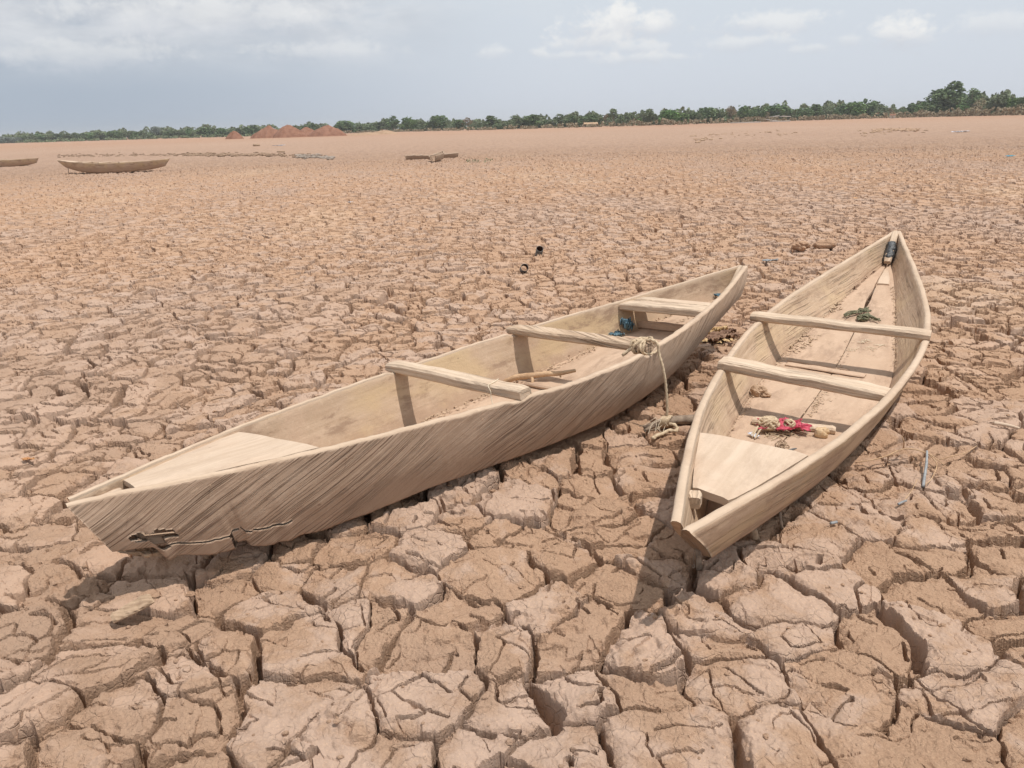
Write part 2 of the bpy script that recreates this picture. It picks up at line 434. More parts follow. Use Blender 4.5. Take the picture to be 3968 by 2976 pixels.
# ------------------------------------------------------------------ materials
def newmat(name, rough=0.9, spec=0.15):
    m = bpy.data.materials.new(name); m.use_nodes = True
    t = NT(m.node_tree)
    b = t.n['Principled BSDF']
    b.inputs['Roughness'].default_value = rough
    b.inputs['Specular IOR Level'].default_value = spec
    return m, t, b
def mat_ground():
    m, t, b = newmat('cracked clay', 0.95, 0.1)
    P = t.new('ShaderNodeTexCoord').outputs['Object']
    tone = t.new('ShaderNodeAttribute', attribute_name='tone').outputs['Fac']
    dist = t.new('ShaderNodeVectorMath', operation='LENGTH'); t.put(dist.inputs[0], P); dist = dist.outputs['Value']
    sand = t.mix(t.noise(P, 9, 5, 0.6), (0.365, 0.236, 0.155), (0.495, 0.338, 0.230))
    grey = t.mix(t.noise(P, 6, 4, 0.5), (0.330, 0.240, 0.185), (0.455, 0.345, 0.270))
    pm = t.math('ADD', t.math('MULTIPLY', t.noise(P, 4.2, 5, 0.6, 0.4), 0.8), t.math('MULTIPLY', tone, 0.22))
    col = t.mix(t.mr(pm, 0.49, 0.60, 0, 0.85, smooth=True), sand, grey)
    # crumbs of paler sand lying on the plates
    col = t.mix(t.mr(t.noise(P, 120, 3, 0.7), 0.50, 0.68, 0, 0.45, smooth=True), col, (0.58, 0.41, 0.275))
    col = t.mix(t.mr(t.noise(P, 70, 5, 0.8), 0.56, 0.72, 0, 0.50, smooth=True), col, (0.27, 0.165, 0.105))
    # broad patches and the drier, redder silt further out
    broad = t.noise(t.mapping(P, scale=(0.35, 0.16, 1)), 1.0, 4, 0.6)
    col = t.mix(t.mr(broad, 0.45, 0.62, 0, 0.45, smooth=True), col, (0.43, 0.280, 0.180))
    var = t.noise(t.mapping(P, loc=(4, 4, 0), scale=(0.22, 0.10, 1)), 1.0, 5, 0.65)
    col = t.mix(t.mr(var, 0.50, 0.66, 0, 0.45, smooth=True), col, (0.395, 0.300, 0.240))
    col = t.mix(t.mr(var, 0.46, 0.34, 0, 0.35, smooth=True), col, (0.520, 0.385, 0.265))
    farc = t.mix(t.noise(t.mapping(P, scale=(0.05, 0.012, 1)), 1.0, 5, 0.6), (0.345, 0.238, 0.175), (0.430, 0.310, 0.232))
    fine = t.mix(t.mr(t.noise(t.mapping(P, scale=(1.0, 0.30, 1)), 2.4, 5, 0.8), 0.46, 0.60, smooth=True), farc, (0.25, 0.172, 0.130))  # dark flecks painted in for shaded cracks, and for clods, further out
    farc = t.mix(0.55, farc, fine)
    col = t.mix(t.mr(dist, 22.0, 60.0, 0, 0.85, smooth=True), col, farc)
    shore = t.mix(t.noise(t.mapping(P, scale=(0.03, 0.03, 1)), 1.0, 5, 0.65), (0.30, 0.180, 0.118), (0.41, 0.27, 0.185))
    col = t.mix(t.mr(dist, 110.0, 260.0, 0, 0.8, smooth=True), col, shore)
    col = t.mix(1.0, col, (1.085, 1.050, 1.055), 'MULTIPLY')
    t.put(b.inputs['Base Color'], col)
    # crumbly relief and hairline cracks
    Pw = t.new('ShaderNodeVectorMath', operation='ADD')
    t.put(Pw.inputs[0], P)
    nv = t.new('ShaderNodeVectorMath', operation='SCALE'); t.put(nv.inputs[0], t.noise(P, 30, 3, 0.6, out=1)); nv.inputs['Scale'].default_value = 0.02
    t.put(Pw.inputs[1], nv.outputs[0])
    hair = t.mr(t.voro(Pw.outputs[0], 21), 0.0, 0.07, smooth=True)
    hmask = t.mr(t.noise(P, 5, 3, 0.6), 0.42, 0.55, smooth=True)
    h = t.math('MULTIPLY', t.math('SUBTRACT', hair, 1.0), t.math('MULTIPLY', hmask, 0.0035))
    crumb = t.math('MULTIPLY', t.noise(P, 95, 5, 0.8), t.mr(pm, 0.45, 0.65, 0.0125, 0.0040, smooth=True))
    h = t.math('ADD', h, crumb)
    vc = t.math('MULTIPLY', t.mr(t.voro(P, 85, 'F1'), 0.0, 0.6, smooth=True), t.mr(pm, 0.5, 0.6, -0.0035, -0.0008, smooth=True))
    h = t.math('ADD', h, vc)
    n1_ = t.bump(h, 0.9, 1.0)
    # relief of the far clods, coarser
    hf = t.math('MULTIPLY', t.noise(t.mapping(P, scale=(1, 1, 1)), 7.0, 5, 0.7), t.mr(dist, 18.0, 50.0, 0.0, 0.14, smooth=True))
    t.put(b.inputs['Normal'], t.bump(hf, 0.9, 1.0, n1_))
    return m
def mat_wood(name, c_lo, c_hi, grain_rot=0.0, stretch=(3.0, 60.0), streak=0.0, stain=None, mud=0.5, bump=0.004, coord='UV', rough=0.82, crease=0.0, warp=1.2, tint=None, bend=0.0, crust=0.0):
    m, t, b = newmat(name, rough, 0.2)
    tcn = t.new('ShaderNodeTexCoord')
    C = tcn.outputs[coord]; P = tcn.outputs['Object']
    if bend > 0:
        bn = t.new('ShaderNodeVectorMath', operation='MULTIPLY'); t.put(bn.inputs[0], t.noise(C, 1.3, 1, 0.4, out=1)); bn.inputs[1].default_value = (0, bend, 0)
        bs = t.new('ShaderNodeVectorMath', operation='ADD'); t.put(bs.inputs[0], C); t.put(bs.inputs[1], bn.outputs[0]); GC = bs.outputs[0]
    else: GC = C
    G = t.mapping(t.mapping(GC, rot=(0, 0, grain_rot)), scale=(stretch[0], stretch[1], stretch[1] if coord == 'Object' else 1))
    wv = t.noise(C, 2.2, 3, 0.5, out=1)
    add = t.new('ShaderNodeVectorMath', operation='ADD'); t.put(add.inputs[0], G)
    sc = t.new('ShaderNodeVectorMath', operation='SCALE'); t.put(sc.inputs[0], wv); sc.inputs['Scale'].default_value = warp
    t.put(add.inputs[1], sc.outputs[0]); G = add.outputs[0]
    g = t.noise(G, 1.0, 5, 0.62)
    col = t.mix(t.mr(g, 0.30, 0.70, smooth=True), c_lo, c_hi)
    col = t.mix(t.mr(t.noise(P, 3.3, 5, 0.6, 0.5), 0.46, 0.66, 0, mud, smooth=True), col, (0.475, 0.345, 0.240))
    col = t.mix(t.mr(t.noise(P, 38, 4, 0.7), 0.52, 0.74, 0, 0.35, smooth=True), col, (0.62, 0.485, 0.345))
    h = t.math('MULTIPLY', g, bump)
    if streak > 0:
        g2 = t.noise(t.mapping(G, loc=(7, 3, 0), scale=(0.9, 1.9, 1)), 1.0, 3, 0.55)
        area = t.noise(C, 1.7, 3, 0.5)
        lines = t.math('MULTIPLY', t.mr(g2, 0.55, 0.62, smooth=True), t.mr(area, 0.38, 0.60, smooth=True))
        col = t.mix(t.math('MULTIPLY', lines, streak), col, (0.170, 0.108, 0.070))
        h = t.math('SUBTRACT', h, t.math('MULTIPLY', lines, bump * 1.3))
        blk = t.math('MULTIPLY', t.mr(t.noise(G, 0.55, 6, 0.75), 0.56, 0.64, smooth=True), t.mr(t.noise(t.mapping(C, loc=(1.2, .4, 0), scale=(0.55, 2.2, 1)), 1.0, 2, 0.5), 0.54, 0.66, smooth=True))
        col = t.mix(t.math('MULTIPLY', blk, 0.7), col, (0.115, 0.088, 0.082))
    if tint is not None:
        col = t.mix(t.mr(t.noise(t.mapping(C, loc=(9, 2, 0), scale=(1, 1.8, 1)), 1.9, 3, 0.5), 0.46, 0.62, 0, 0.75, smooth=True), col, tint)
    if stain is not None:
        sm = t.mr(t.noise(t.mapping(C, scale=(1, 2.6, 1)), 2.6, 7, 0.75, 0.3), 0.50, 0.63, 0, 1, smooth=True)
        col = t.mix(t.math('MULTIPLY', sm, 0.68), col, stain)
    if crease > 0:
        cr_ = t.mr(t.voro(t.mapping(C, scale=(1, 3.5, 1)), 9), 0.0, 0.03, 1.0, 0.0)
        cr_ = t.math('MULTIPLY', cr_, t.mr(t.noise(C, 6, 2, 0.5), 0.52, 0.6, smooth=True))
        col = t.mix(t.math('MULTIPLY', cr_, crease), col, (0.2, 0.13, 0.085))
    if crust:
        sx_ = t.new('ShaderNodeSeparateXYZ'); t.put(sx_.inputs[0], C); v_ = sx_.outputs[1]
        v_ = t.math('SUBTRACT', v_, t.math('MULTIPLY', t.math('GREATER_THAN', v_, 2.0), 5.0))
        cm_ = t.mr(t.math('ADD', v_, t.math('MULTIPLY', t.math('SUBTRACT', t.noise(C, 7, 6, 0.75), 0.5), 0.36)), -0.15, -0.27, 0, crust, smooth=True)
        col = t.mix(cm_, col, (0.365, 0.250, 0.170))
    kn = t.math('MULTIPLY', t.mr(t.voro(t.mapping(C, scale=(1, 1.7, 1)), 5.5, 'F1'), 0.055, 0.025, smooth=True), 0.55)
    col = t.mix(kn, col, (0.19, 0.12, 0.08))
    col = t.mix(1.0, col, (1.04, 1.03, 1.07), 'MULTIPLY')
    t.put(b.inputs['Base Color'], col)
    h = t.math('ADD', h, t.math('MULTIPLY', t.noise(P, 90, 4, 0.7), 0.0018))
    h = t.math('ADD', h, t.math('MULTIPLY', t.noise(P, 14, 3, 0.6), 0.004))
    t.put(b.inputs['Normal'], t.bump(h, 0.85, 1.0))
    return m
def mat_plain(name, c1_, c2_, scale=20.0, rough=0.85, spec=0.15, bump=0.002, bscale=60.0, metal=0.0):
    m, t, b = newmat(name, rough, spec)
    P = t.new('ShaderNodeTexCoord').outputs['Object']
    t.put(b.inputs['Base Color'], t.mix(t.mr(t.noise(P, scale, 5, 0.65), 0.35, 0.65, smooth=True), c1_, c2_))
    b.inputs['Metallic'].default_value = metal
    t.put(b.inputs['Normal'], t.bump(t.noise(P, bscale, 4, 0.7), 0.8, bump))
    return m
def mat_leaf(name, c1_, c2_):
    m, t, b = newmat(name, 0.7, 0.2)
    tcn = t.new('ShaderNodeTexCoord')
    rnd = t.new('ShaderNodeObjectInfo').outputs['Random']
    geo = t.new('ShaderNodeNewGeometry')
    P = tcn.outputs['Object']
    f = t.noise(P, 0.9, 3, 0.6)
    col = t.mix(t.mr(f, 0.35, 0.65, smooth=True), c1_, c2_)
    hs = t.new('ShaderNodeHueSaturation')
    t.put(hs.inputs['Color'], col)
    t.put(hs.inputs['Value'], t.mr(rnd, 0, 1, 0.8, 1.25))
    t.put(hs.inputs['Hue'], t.mr(rnd, 0, 1, 0.485, 0.512))
    t.put(b.inputs['Base Color'], hs.outputs[0])
    return m

# ------------------------------------------------------------------ builders of boats
def fb1(x, y, s, o=3):
    x = np.atleast_1d(np.asarray(x, float)); y = np.atleast_1d(np.asarray(y, float)); x, y = np.broadcast_arrays(x, y)
    return fbm(x.copy(), y.copy(), s, o)
def side_plank(B, sg, mat, parent, ns=220, nv=14, th=0.032, rough=1.0, drop=None, hole=None, seed=1, rim=0.0, s0=0.0, s1=1.0, toprough=0.0, nick=()):
    s = np.linspace(s0, s1, ns)
    L = B['L']; wq = spline(B['w'], s); bq = spline(B['b'], s); zg = spline(B['zg'], s).copy(); zb = spline(B['zb'], s).copy()
    wq = np.maximum(wq, 0.02); bq = np.maximum(bq, 0.02)
    if drop is not None: zb = zb - drop(s)
    zg = zg + (fb1(s * L * 4, 0 * s, seed) - 0.5) * 0.010 * rough + (fb1(s * L * 23, 0 * s, seed + 4) - 0.5) * (0.005 * rough + toprough)
    for (sn, sw, dn) in nick: zg = zg - dn * np.exp(-((s - sn) / sw) ** 4)
    wq = wq + (fb1(s * L * 3, 0 * s + 5, seed + 1) - 0.5) * 0.008 * rough
    xg = s * L; xb = (B['b0'] + (B['b1'] - B['b0']) * s) * L
    zgs = spline(B['zg'], s)
    V = []; UV = []
    vs = np.linspace(0, 1, nv)
    hh = np.hypot(zg - zb, wq - bq)
    prof = [('o', v) for v in vs] + [('t', 0.16), ('t', 0.5), ('t', 0.84)] + [('i', v) for v in vs[::-1]]
    for k, v in prof:
        vv = v if k != 't' else 1.0
        x = xb * (1 - vv) + xg * vv
        y = bq * (1 - vv) + wq * vv + 0.012 * math.sin(math.pi * vv)
        z = zb * (1 - vv) + zg * vv
        T = th * (0.9 + 0.25 * vv) + (rim if vv > 0.85 else 0) + (fb1(s * L * 5, 0 * s + 9, seed + 3) - 0.5) * 0.005
        yo = y + 0.012; yi = np.maximum(yo - T, 0.0025)
        n = (fb1(x * 9, np.full_like(x, vv * 4 + (3 if k == 'i' else 0)), seed + 2) - 0.5) * 0.0035 * rough
        if k == 'o': yy = yo + n
        elif k == 'i': yy = np.maximum(yi + n, 0.002)
        else:
            yy = yo * (1 - v) + yi * v; z = z + (0.010 if v == 0.5 else 0.0072)
        V.append(np.stack([x, sg * yy, z], -1))
        UV.append(np.stack([x, (z - zgs) + (5.0 if k == 'i' else 0.0) + (0.02 if k == 't' else 0)], -1))
    V = np.stack(V, 1); UV = np.stack(UV, 1)          # ns, np, 3
    np_ = V.shape[1]
    idx = np.arange(ns * np_).reshape(ns, np_)
    F = []
    def quad(a, b, c_, d): F.append((a, b, c_, d) if sg < 0 else (d, c_, b, a))
    keep = np.ones((ns - 1, nv - 1), bool)
    if hole is not None:
        for i in range(ns - 1):
            sc_ = (s[i] + s[i + 1]) / 2
            for j in range(nv - 1):
                if hole(sc_, (vs[j] + vs[j + 1]) / 2): keep[i, j] = False
    for i in range(ns - 1):
        for j in range(np_):
            j2 = (j + 1) % np_
            if j < nv - 1 and not keep[i, j]: continue
            ji = np_ - 2 - j                            # matching outer row of an inner row
            if j >= nv + 3 and j < np_ - 1 and not keep[i, ji]: continue
            quad(idx[i, j], idx[i + 1, j], idx[i + 1, j2], idx[i, j2])
    # walls round holes
    inn = lambda i, j: idx[i, np_ - 1 - j]
    for i in range(ns - 1):
        for j in range(nv - 1):
            if keep[i, j]: continue
            for (di, dj, a, b_) in ((-1, 0, (i, j), (i, j + 1)), (1, 0, (i + 1, j), (i + 1, j + 1)), (0, -1, (i, j), (i + 1, j)), (0, 1, (i, j + 1), (i + 1, j + 1))):
                ni, nj = i + di, j + dj
                if 0 <= ni < ns - 1 and 0 <= nj < nv - 1 and keep[ni, nj]:
                    F.append((idx[a], idx[b_], inn(*b_), inn(*a)))
    F.append(tuple(idx[0, ::-1]) if sg < 0 else tuple(idx[0]))
    F.append(tuple(idx[-1]) if sg < 0 else tuple(idx[-1, ::-1]))
    o = mesh('side_plank', V.reshape(-1, 3), F, mat, parent, smooth=True, uv=UV.reshape(-1, 2))
    o.data.materials.append(M['edge'])
    cj = np.array([sorted(v % np_ for v in f) for f in F if len(f) == 4])
    lo, hi = cj.min(1), cj.max(1)
    mi = np.zeros(len(F), np.int32); mi[:len(cj)] = ((lo >= nv - 1) & (hi <= nv + 3)).astype(np.int32)
    o.data.polygons.foreach_set('material_index', mi)
    return o
def slab(name, top, th, mat, parent=None, uvrot=0.0, rough=0.003, seed=3, nsub=1, loc=None, bevel=0.004):
    """a plank lying flat: 'top' is an (n,2,3) array of left/right edge points along its length, resampled finely"""
    top = np.asarray(top, float)
    n = len(top)
    m = 9
    q = np.linspace(0, 1, m)[None, :, None]
    T = top[:, None, 0, :] * (1 - q) + top[:, None, 1, :] * q
    T = T.copy()
    T[..., 2] += (fbm(T[..., 0] * 9 + seed, T[..., 1] * 9, seed) - 0.5) * rough * 2
    Bm = T.copy(); Bm[..., 2] -= th
    # soften edges
    T[:, 0, 2] -= bevel; T[:, -1, 2] -= bevel
    V = np.concatenate([T.reshape(-1, 3), Bm.reshape(-1, 3)])
    k = n * m; F = []
    for i in range(n - 1):
        for j in range(m - 1):
            a = i * m + j
            F.append((a, a + 1, a + m + 1, a + m)); F.append((k + a, k + a + m, k + a + m + 1, k + a + 1))
        a = i * m; F.append((a, a + m, k + a + m, k + a)); a += m - 1; F.append((a, k + a, k + a + m, a + m))
    for j in range(m - 1):
        F.append((j, k + j, k + j + 1, j + 1)); a = (n - 1) * m + j; F.append((a, a + 1, k + a + 1, k + a))
    d = np.linalg.norm(top[0, 1] - top[0, 0]) or 0.1
    ulen = np.concatenate([[0], np.cumsum(np.linalg.norm(np.diff(top.mean(1), axis=0), axis=1))])
    wd = np.linalg.norm(top[:, 1] - top[:, 0], axis=1)
    U = np.stack([np.repeat(ulen[:, None], m, 1), (np.linspace(0, 1, m)[None] - 0.5) * wd[:, None] + seed], -1).reshape(-1, 2)
    U = np.concatenate([U, U + [0.3, 0.2]])
    me = mesh(name, V, F, mat, parent, smooth=False, uv=U, loc=loc)
    bm_fix(me)
    return me
import bmesh
def bm_fix(o, smooth_angle=None):
    b = bmesh.new(); b.from_mesh(o.data); bmesh.ops.recalc_face_normals(b, faces=b.faces[:]); b.to_mesh(o.data); b.free()
def beam(name, p0, p1, wdt, hgt, mat, parent=None, up=(0, 0, 1), n=26, seed=1, taper=0.0, rough=0.004, chamfer=0.008, sag=0.0):
    """hand-cut bar from p0 to p1 (centre of its underside), with chamfered, slightly uneven edges"""
    p0 = np.array(p0, float); p1 = np.array(p1, float); d = p1 - p0; L = np.linalg.norm(d); d /= L
    up = np.array(up, float); sd = np.cross(d, up); sd /= np.linalg.norm(sd); up = np.cross(sd, d)
    c_ = chamfer
    V = []; U = []; k = 12
    for i in range(n):
        t = i / (n - 1)
        W_ = wdt * (1 - taper * t) / 2 + (float(fb1(t * 5, 1, seed)[0]) - 0.5) * rough * 2.2
        H_ = hgt + (float(fb1(t * 5, 7, seed + 1)[0]) - 0.5) * rough * 2
        e = 0.0 if 0 < i < n - 1 else 0.004
        W_ -= e; H_ -= e
        ring = [(-W_, c_), (-W_, H_ / 2), (-W_, H_ - c_), (-W_ + c_, H_), (0, H_), (W_ - c_, H_), (W_, H_ - c_), (W_, H_ / 2), (W_, c_), (W_ - c_, 0), (0, 0), (-W_ + c_, 0)]
        if name == 'x': pass
        x = t * L + (0.004 if i == 0 else -0.004 if i == n - 1 else 0) * 0
        per = 0
        for q, (a, h) in enumerate(ring):
            jx = (float(h2(np.array([q * 7 + seed]), np.array([i]), 5)[0]) - 0.5) * rough * 0.5
            V.append(p0 + d * x + sd * (a + jx) + up * (h + jx - sag * math.sin(math.pi * t)))
            U.append((x, seed + (q / k) * 2 * (wdt + hgt)))
    F = []
    for i in range(n - 1):
        for q in range(k):
            F.append((i * k + q, i * k + (q + 1) % k, (i + 1) * k + (q + 1) % k, (i + 1) * k + q))
    F.append(tuple(range(k))[::-1]); F.append(tuple(range((n - 1) * k, n * k)))
    o = mesh(name, V, F, mat, parent, uv=U); bm_fix(o); return o
def tube(name, pts, rad, mat, parent=None, k=8, noise=0.0, seed=1, twist=0.0, smooth=True, loc=None, res=None, ends=True):
    pts = np.array(pts, float)
    if res:
        # Catmull-Rom through the points
        P = np.concatenate([[2 * pts[0] - pts[1]], pts, [2 * pts[-1] - pts[-2]]]); out = []; rr = []
        rad_ = np.interp(np.linspace(0, 1, (len(pts) - 1) * res + 1), np.linspace(0, 1, len(np.atleast_1d(rad))), np.atleast_1d(rad)) if np.ndim(rad) else None
        for i in range(1, len(P) - 2):
            for q in range(res):
                t = q / res
                out.append(0.5 * ((2 * P[i]) + (-P[i - 1] + P[i + 1]) * t + (2 * P[i - 1] - 5 * P[i] + 4 * P[i + 1] - P[i + 2]) * t * t + (-P[i - 1] + 3 * P[i] - 3 * P[i + 1] + P[i + 2]) * t ** 3))
        out.append(P[-2]); pts = np.array(out)
        if rad_ is not None: rad = rad_
    n = len(pts)
    rad = np.broadcast_to(np.asarray(rad, float), (n,)) if np.ndim(rad) == 0 or len(rad) == n else np.interp(np.linspace(0, 1, n), np.linspace(0, 1, len(rad)), rad)
    T = np.gradient(pts, axis=0); T /= np.linalg.norm(T, axis=1)[:, None] + 1e-9
    a = np.array([0, 0, 1.0]) if abs(T[0, 2]) < 0.9 else np.array([1.0, 0, 0])
    N = np.cross(T[0], a); N /= np.linalg.norm(N)
    V = []; s = 0
    for i in range(n):
        if i: s += np.linalg.norm(pts[i] - pts[i - 1])
        N = N - T[i] * (N @ T[i]); N /= np.linalg.norm(N) + 1e-9; Bn = np.cross(T[i], N)
        for q in range(k):
            th = 2 * math.pi * q / k
            r = rad[i] * (1 + noise * (float(h2(np.array([q + 31 * seed]), np.array([i]), 3)[0]) - 0.5) * 2)
            if twist: r *= 1 + 0.22 * math.cos(3 * th - s * twist)
            V.append(pts[i] + (N * math.cos(th) + Bn * math.sin(th)) * r)
    F = [(i * k + q, i * k + (q + 1) % k, (i + 1) * k + (q + 1) % k, (i + 1) * k + q) for i in range(n - 1) for q in range(k)]
    if ends: F += [tuple(range(k))[::-1], tuple(range((n - 1) * k, n * k))]
    return (V, F) if name is None else mesh(name, V, F, mat, parent, smooth=smooth, loc=loc)
def join_vf(parts):
    V = []; F = []
    for v, f in parts:
        o = len(V); V += list(v); F += [tuple(i + o for i in q) for q in f]
    return V, F
def rock(c_, size, seed, nu=14, nv=9, rough=0.35, flat=0.7):
    """(verts, faces) of an irregular clod"""
    V = []; size = np.broadcast_to(np.asarray(size, float), (3,))
    for j in range(nv + 1):
        ph = math.pi * j / nv
        for i in range(nu):
            th = 2 * math.pi * i / nu
            d = np.array([math.sin(ph) * math.cos(th), math.sin(ph) * math.sin(th), math.cos(ph)])
            r = 1 + (float(fb1(d[0] * 1.7 + seed, d[1] * 1.7 + d[2] * 1.3, seed, 3)[0]) - 0.5) * rough * 3
            r = min(r, 1.02 + 0.2 * float(h2(np.array([i // 3]), np.array([j // 3]), seed)[0]))
            V.append(np.array(c_) + d * r * size * np.array([1, 1, flat]))
    F = [(j * nu + i, (j + 1) * nu + i, (j + 1) * nu + (i + 1) % nu, j * nu + (i + 1) % nu) for j in range(nv) for i in range(nu)]
    return V, F
def rag(name, c_, su, sv, h, mat, seed, n=34, yaw=0.0, holes=0.0, parent=None, slope=None):
    """crumpled cloth: a ragged sheet with folds, slight thickness"""
    u, v = np.meshgrid(np.linspace(-1, 1, n), np.linspace(-1, 1, n), indexing='ij')
    x = u * su; y = v * sv
    x = x + (fbm(u * 2 + seed, v * 2, seed, 3) - 0.5) * su * 1.3; y = y + (fbm(u * 2, v * 2 + seed, seed + 5, 3) - 0.5) * sv * 1.3
    f = fbm(u * 2.4 + seed, v * 2.4 - seed, seed + 9, 3); z = np.abs(np.sin(f * 15)) * h * 0.6 + (fbm(u * 1.1, v * 1.1, seed + 2, 2)) * h * 0.8
    ca, sa = math.cos(yaw), math.sin(yaw)
    X = c_[0] + x * ca - y * sa; Y = c_[1] + x * sa + y * ca
    Z = c_[2] + z + (slope(X, Y) if slope else 0)
    V = np.stack([X, Y, Z], -1).reshape(-1, 3)
    hm = fbm(u * 6 + seed, v * 6, seed + 13, 3)
    edge = np.maximum(np.abs(u), np.abs(v)) + (fbm(u * 5, v * 5 + seed, seed + 17, 2) - 0.5) * 0.9
    F = []
    for i in range(n - 1):
        for j in range(n - 1):
            if edge[i, j] > 0.92 or hm[i, j] < holes: continue
            F.append((i * n + j, (i + 1) * n + j, (i + 1) * n + j + 1, i * n + j + 1))
    o = mesh(name, V, F, mat, parent, smooth=True)
    b = bmesh.new(); b.from_mesh(o.data); bmesh.ops.delete(b, geom=[q for q in b.verts if not q.link_faces], context='VERTS'); b.to_mesh(o.data); b.free()
    md = o.modifiers.new('thickness', 'SOLIDIFY'); md.thickness = 0.0014
    return o

# materials of the boats
M = {}
M['gnd'] = mat_ground()
M['hull_long'] = mat_wood('weathered plank, diagonal grain', (0.410, 0.300, 0.212), (0.535, 0.410, 0.300), grain_rot=math.radians(-31), stretch=(2.0, 115), streak=0.75, mud=0.50, bump=0.007, warp=0.8, bend=0.16, crust=0.6)
M['hull_far'] = mat_wood('weathered plank, silty', (0.420, 0.305, 0.205), (0.510, 0.385, 0.270), stretch=(1.6, 26), stain=(0.255, 0.168, 0.112), crust=0.7, mud=0.8, bump=0.003, tint=(0.500, 0.370, 0.215))
M['hull_b'] = mat_wood('pale adzed plank', (0.430, 0.310, 0.205), (0.545, 0.415, 0.290), grain_rot=math.radians(2), stretch=(1.4, 42), streak=0.22, bend=0.06, crust=0.8, stain=(0.355, 0.250, 0.170), mud=0.55, bump=0.006, tint=(0.520, 0.390, 0.245), warp=0.6)
M['dark_clod'] = mat_plain('dark clod', (.21, .145, .10), (.34, .235, .165), 6, bump=.02, bscale=12)
M['hull_brown'] = mat_wood('brown plank with shade', (0.250, 0.175, 0.120), (0.360, 0.262, 0.185), stretch=(2, 30), mud=0.15, bump=0.004)  # darker than the other hulls: shade of the sides put into the colour
M['floor'] = mat_wood('silt-covered floor plank', (0.410, 0.290, 0.200), (0.510, 0.375, 0.265), stretch=(2, 9), mud=0.8, bump=0.004, stain=(0.320, 0.222, 0.155))
M['deck'] = mat_wood('pale deck board', (0.475, 0.365, 0.262), (0.560, 0.445, 0.332), stretch=(2.0, 22), mud=0.35, bump=0.002, stain=(0.435, 0.330, 0.238))
M['edge'] = mat_wood('worn top edge', (0.460, 0.350, 0.245), (0.545, 0.425, 0.310), stretch=(4, 45), warp=0.4, mud=0.4, bump=0.005, stain=(0.420, 0.310, 0.220))
M['bar'] = mat_wood('cross bar', (0.480, 0.365, 0.255), (0.610, 0.490, 0.360), warp=0.35, stretch=(3.0, 60), streak=0.30, mud=0.35, bump=0.004)
M['bar_striped'] = mat_wood('cross bar with slanting grain', (0.370, 0.260, 0.170), (0.550, 0.425, 0.300), grain_rot=math.radians(-14), warp=0.4, stretch=(3.0, 70), streak=0.9, mud=0.1, bump=0.005)
M['old'] = mat_wood('rotten wood', (0.26, 0.180, 0.115), (0.45, 0.33, 0.22), stretch=(6, 60), mud=0.4, bump=0.006, coord='Object')
M['stick'] = mat_plain('bare branch', (0.40, 0.255, 0.150), (0.60, 0.42, 0.27), 12, bump=0.004, bscale=90)
M['grey_stick'] = mat_plain('grey branch', (0.20, 0.150, 0.115), (0.36, 0.28, 0.215), 30, bump=0.006, bscale=120)
M['rope'] = mat_plain('dusty rope', (0.46, 0.35, 0.235), (0.64, 0.51, 0.36), 60, bump=0.003, bscale=300)
M['string'] = mat_plain('white string', (0.62, 0.52, 0.39), (0.74, 0.64, 0.50), 30)
M['clod'] = mat_plain('clay clod', (0.36, 0.245, 0.165), (0.48, 0.340, 0.235), 25, bump=0.008, bscale=70)
M['stone'] = mat_plain('yellow stone', (0.52, 0.36, 0.21), (0.66, 0.50, 0.33), 30, bump=0.006, bscale=60)
M['flake'] = mat_plain('curled mud flake', (0.42, 0.300, 0.205), (0.53, 0.395, 0.280), 14, bump=0.002)
M['flake_dark'] = mat_plain('leaf litter', (0.15, 0.085, 0.06), (0.30, 0.19, 0.13), 14, bump=0.002)
M['red'] = mat_plain('red net cloth', (0.42, 0.050, 0.085), (0.56, 0.120, 0.165), 40, rough=0.7)
M['blue'] = mat_plain('blue rag', (0.075, 0.140, 0.185), (0.15, 0.245, 0.300), 30, rough=0.7)
M['green'] = mat_plain('green rope', (0.10, 0.105, 0.065), (0.25, 0.235, 0.155), 60, rough=0.9)
M['black'] = mat_plain('black plastic', (0.018, 0.020, 0.024), (0.085, 0.092, 0.10), 40, rough=0.35, spec=0.5, bump=0.01, bscale=50)
M['pipe'] = mat_plain('grey pipe', (0.095, 0.098, 0.100), (0.19, 0.185, 0.18), 30, rough=0.5, spec=0.4)
M['cable'] = mat_plain('blue-grey plastic', (.22, .23, .24), (.33, .34, .35), 30, rough=.6, spec=.25)
M['pipe_in'] = mat_plain('dark brown inside', (0.06, 0.032, 0.025), (0.12, 0.07, 0.05), 30)  # inner wall, dark red-brown against the grey outside
M['plastic'] = mat_plain('clear plastic scrap', (0.50, 0.53, 0.62), (0.70, 0.70, 0.74), 60, rough=0.2, spec=0.6)
M['leafdead'] = mat_plain('dry leaf', (0.42, 0.27, 0.13), (0.62, 0.45, 0.26), 30)

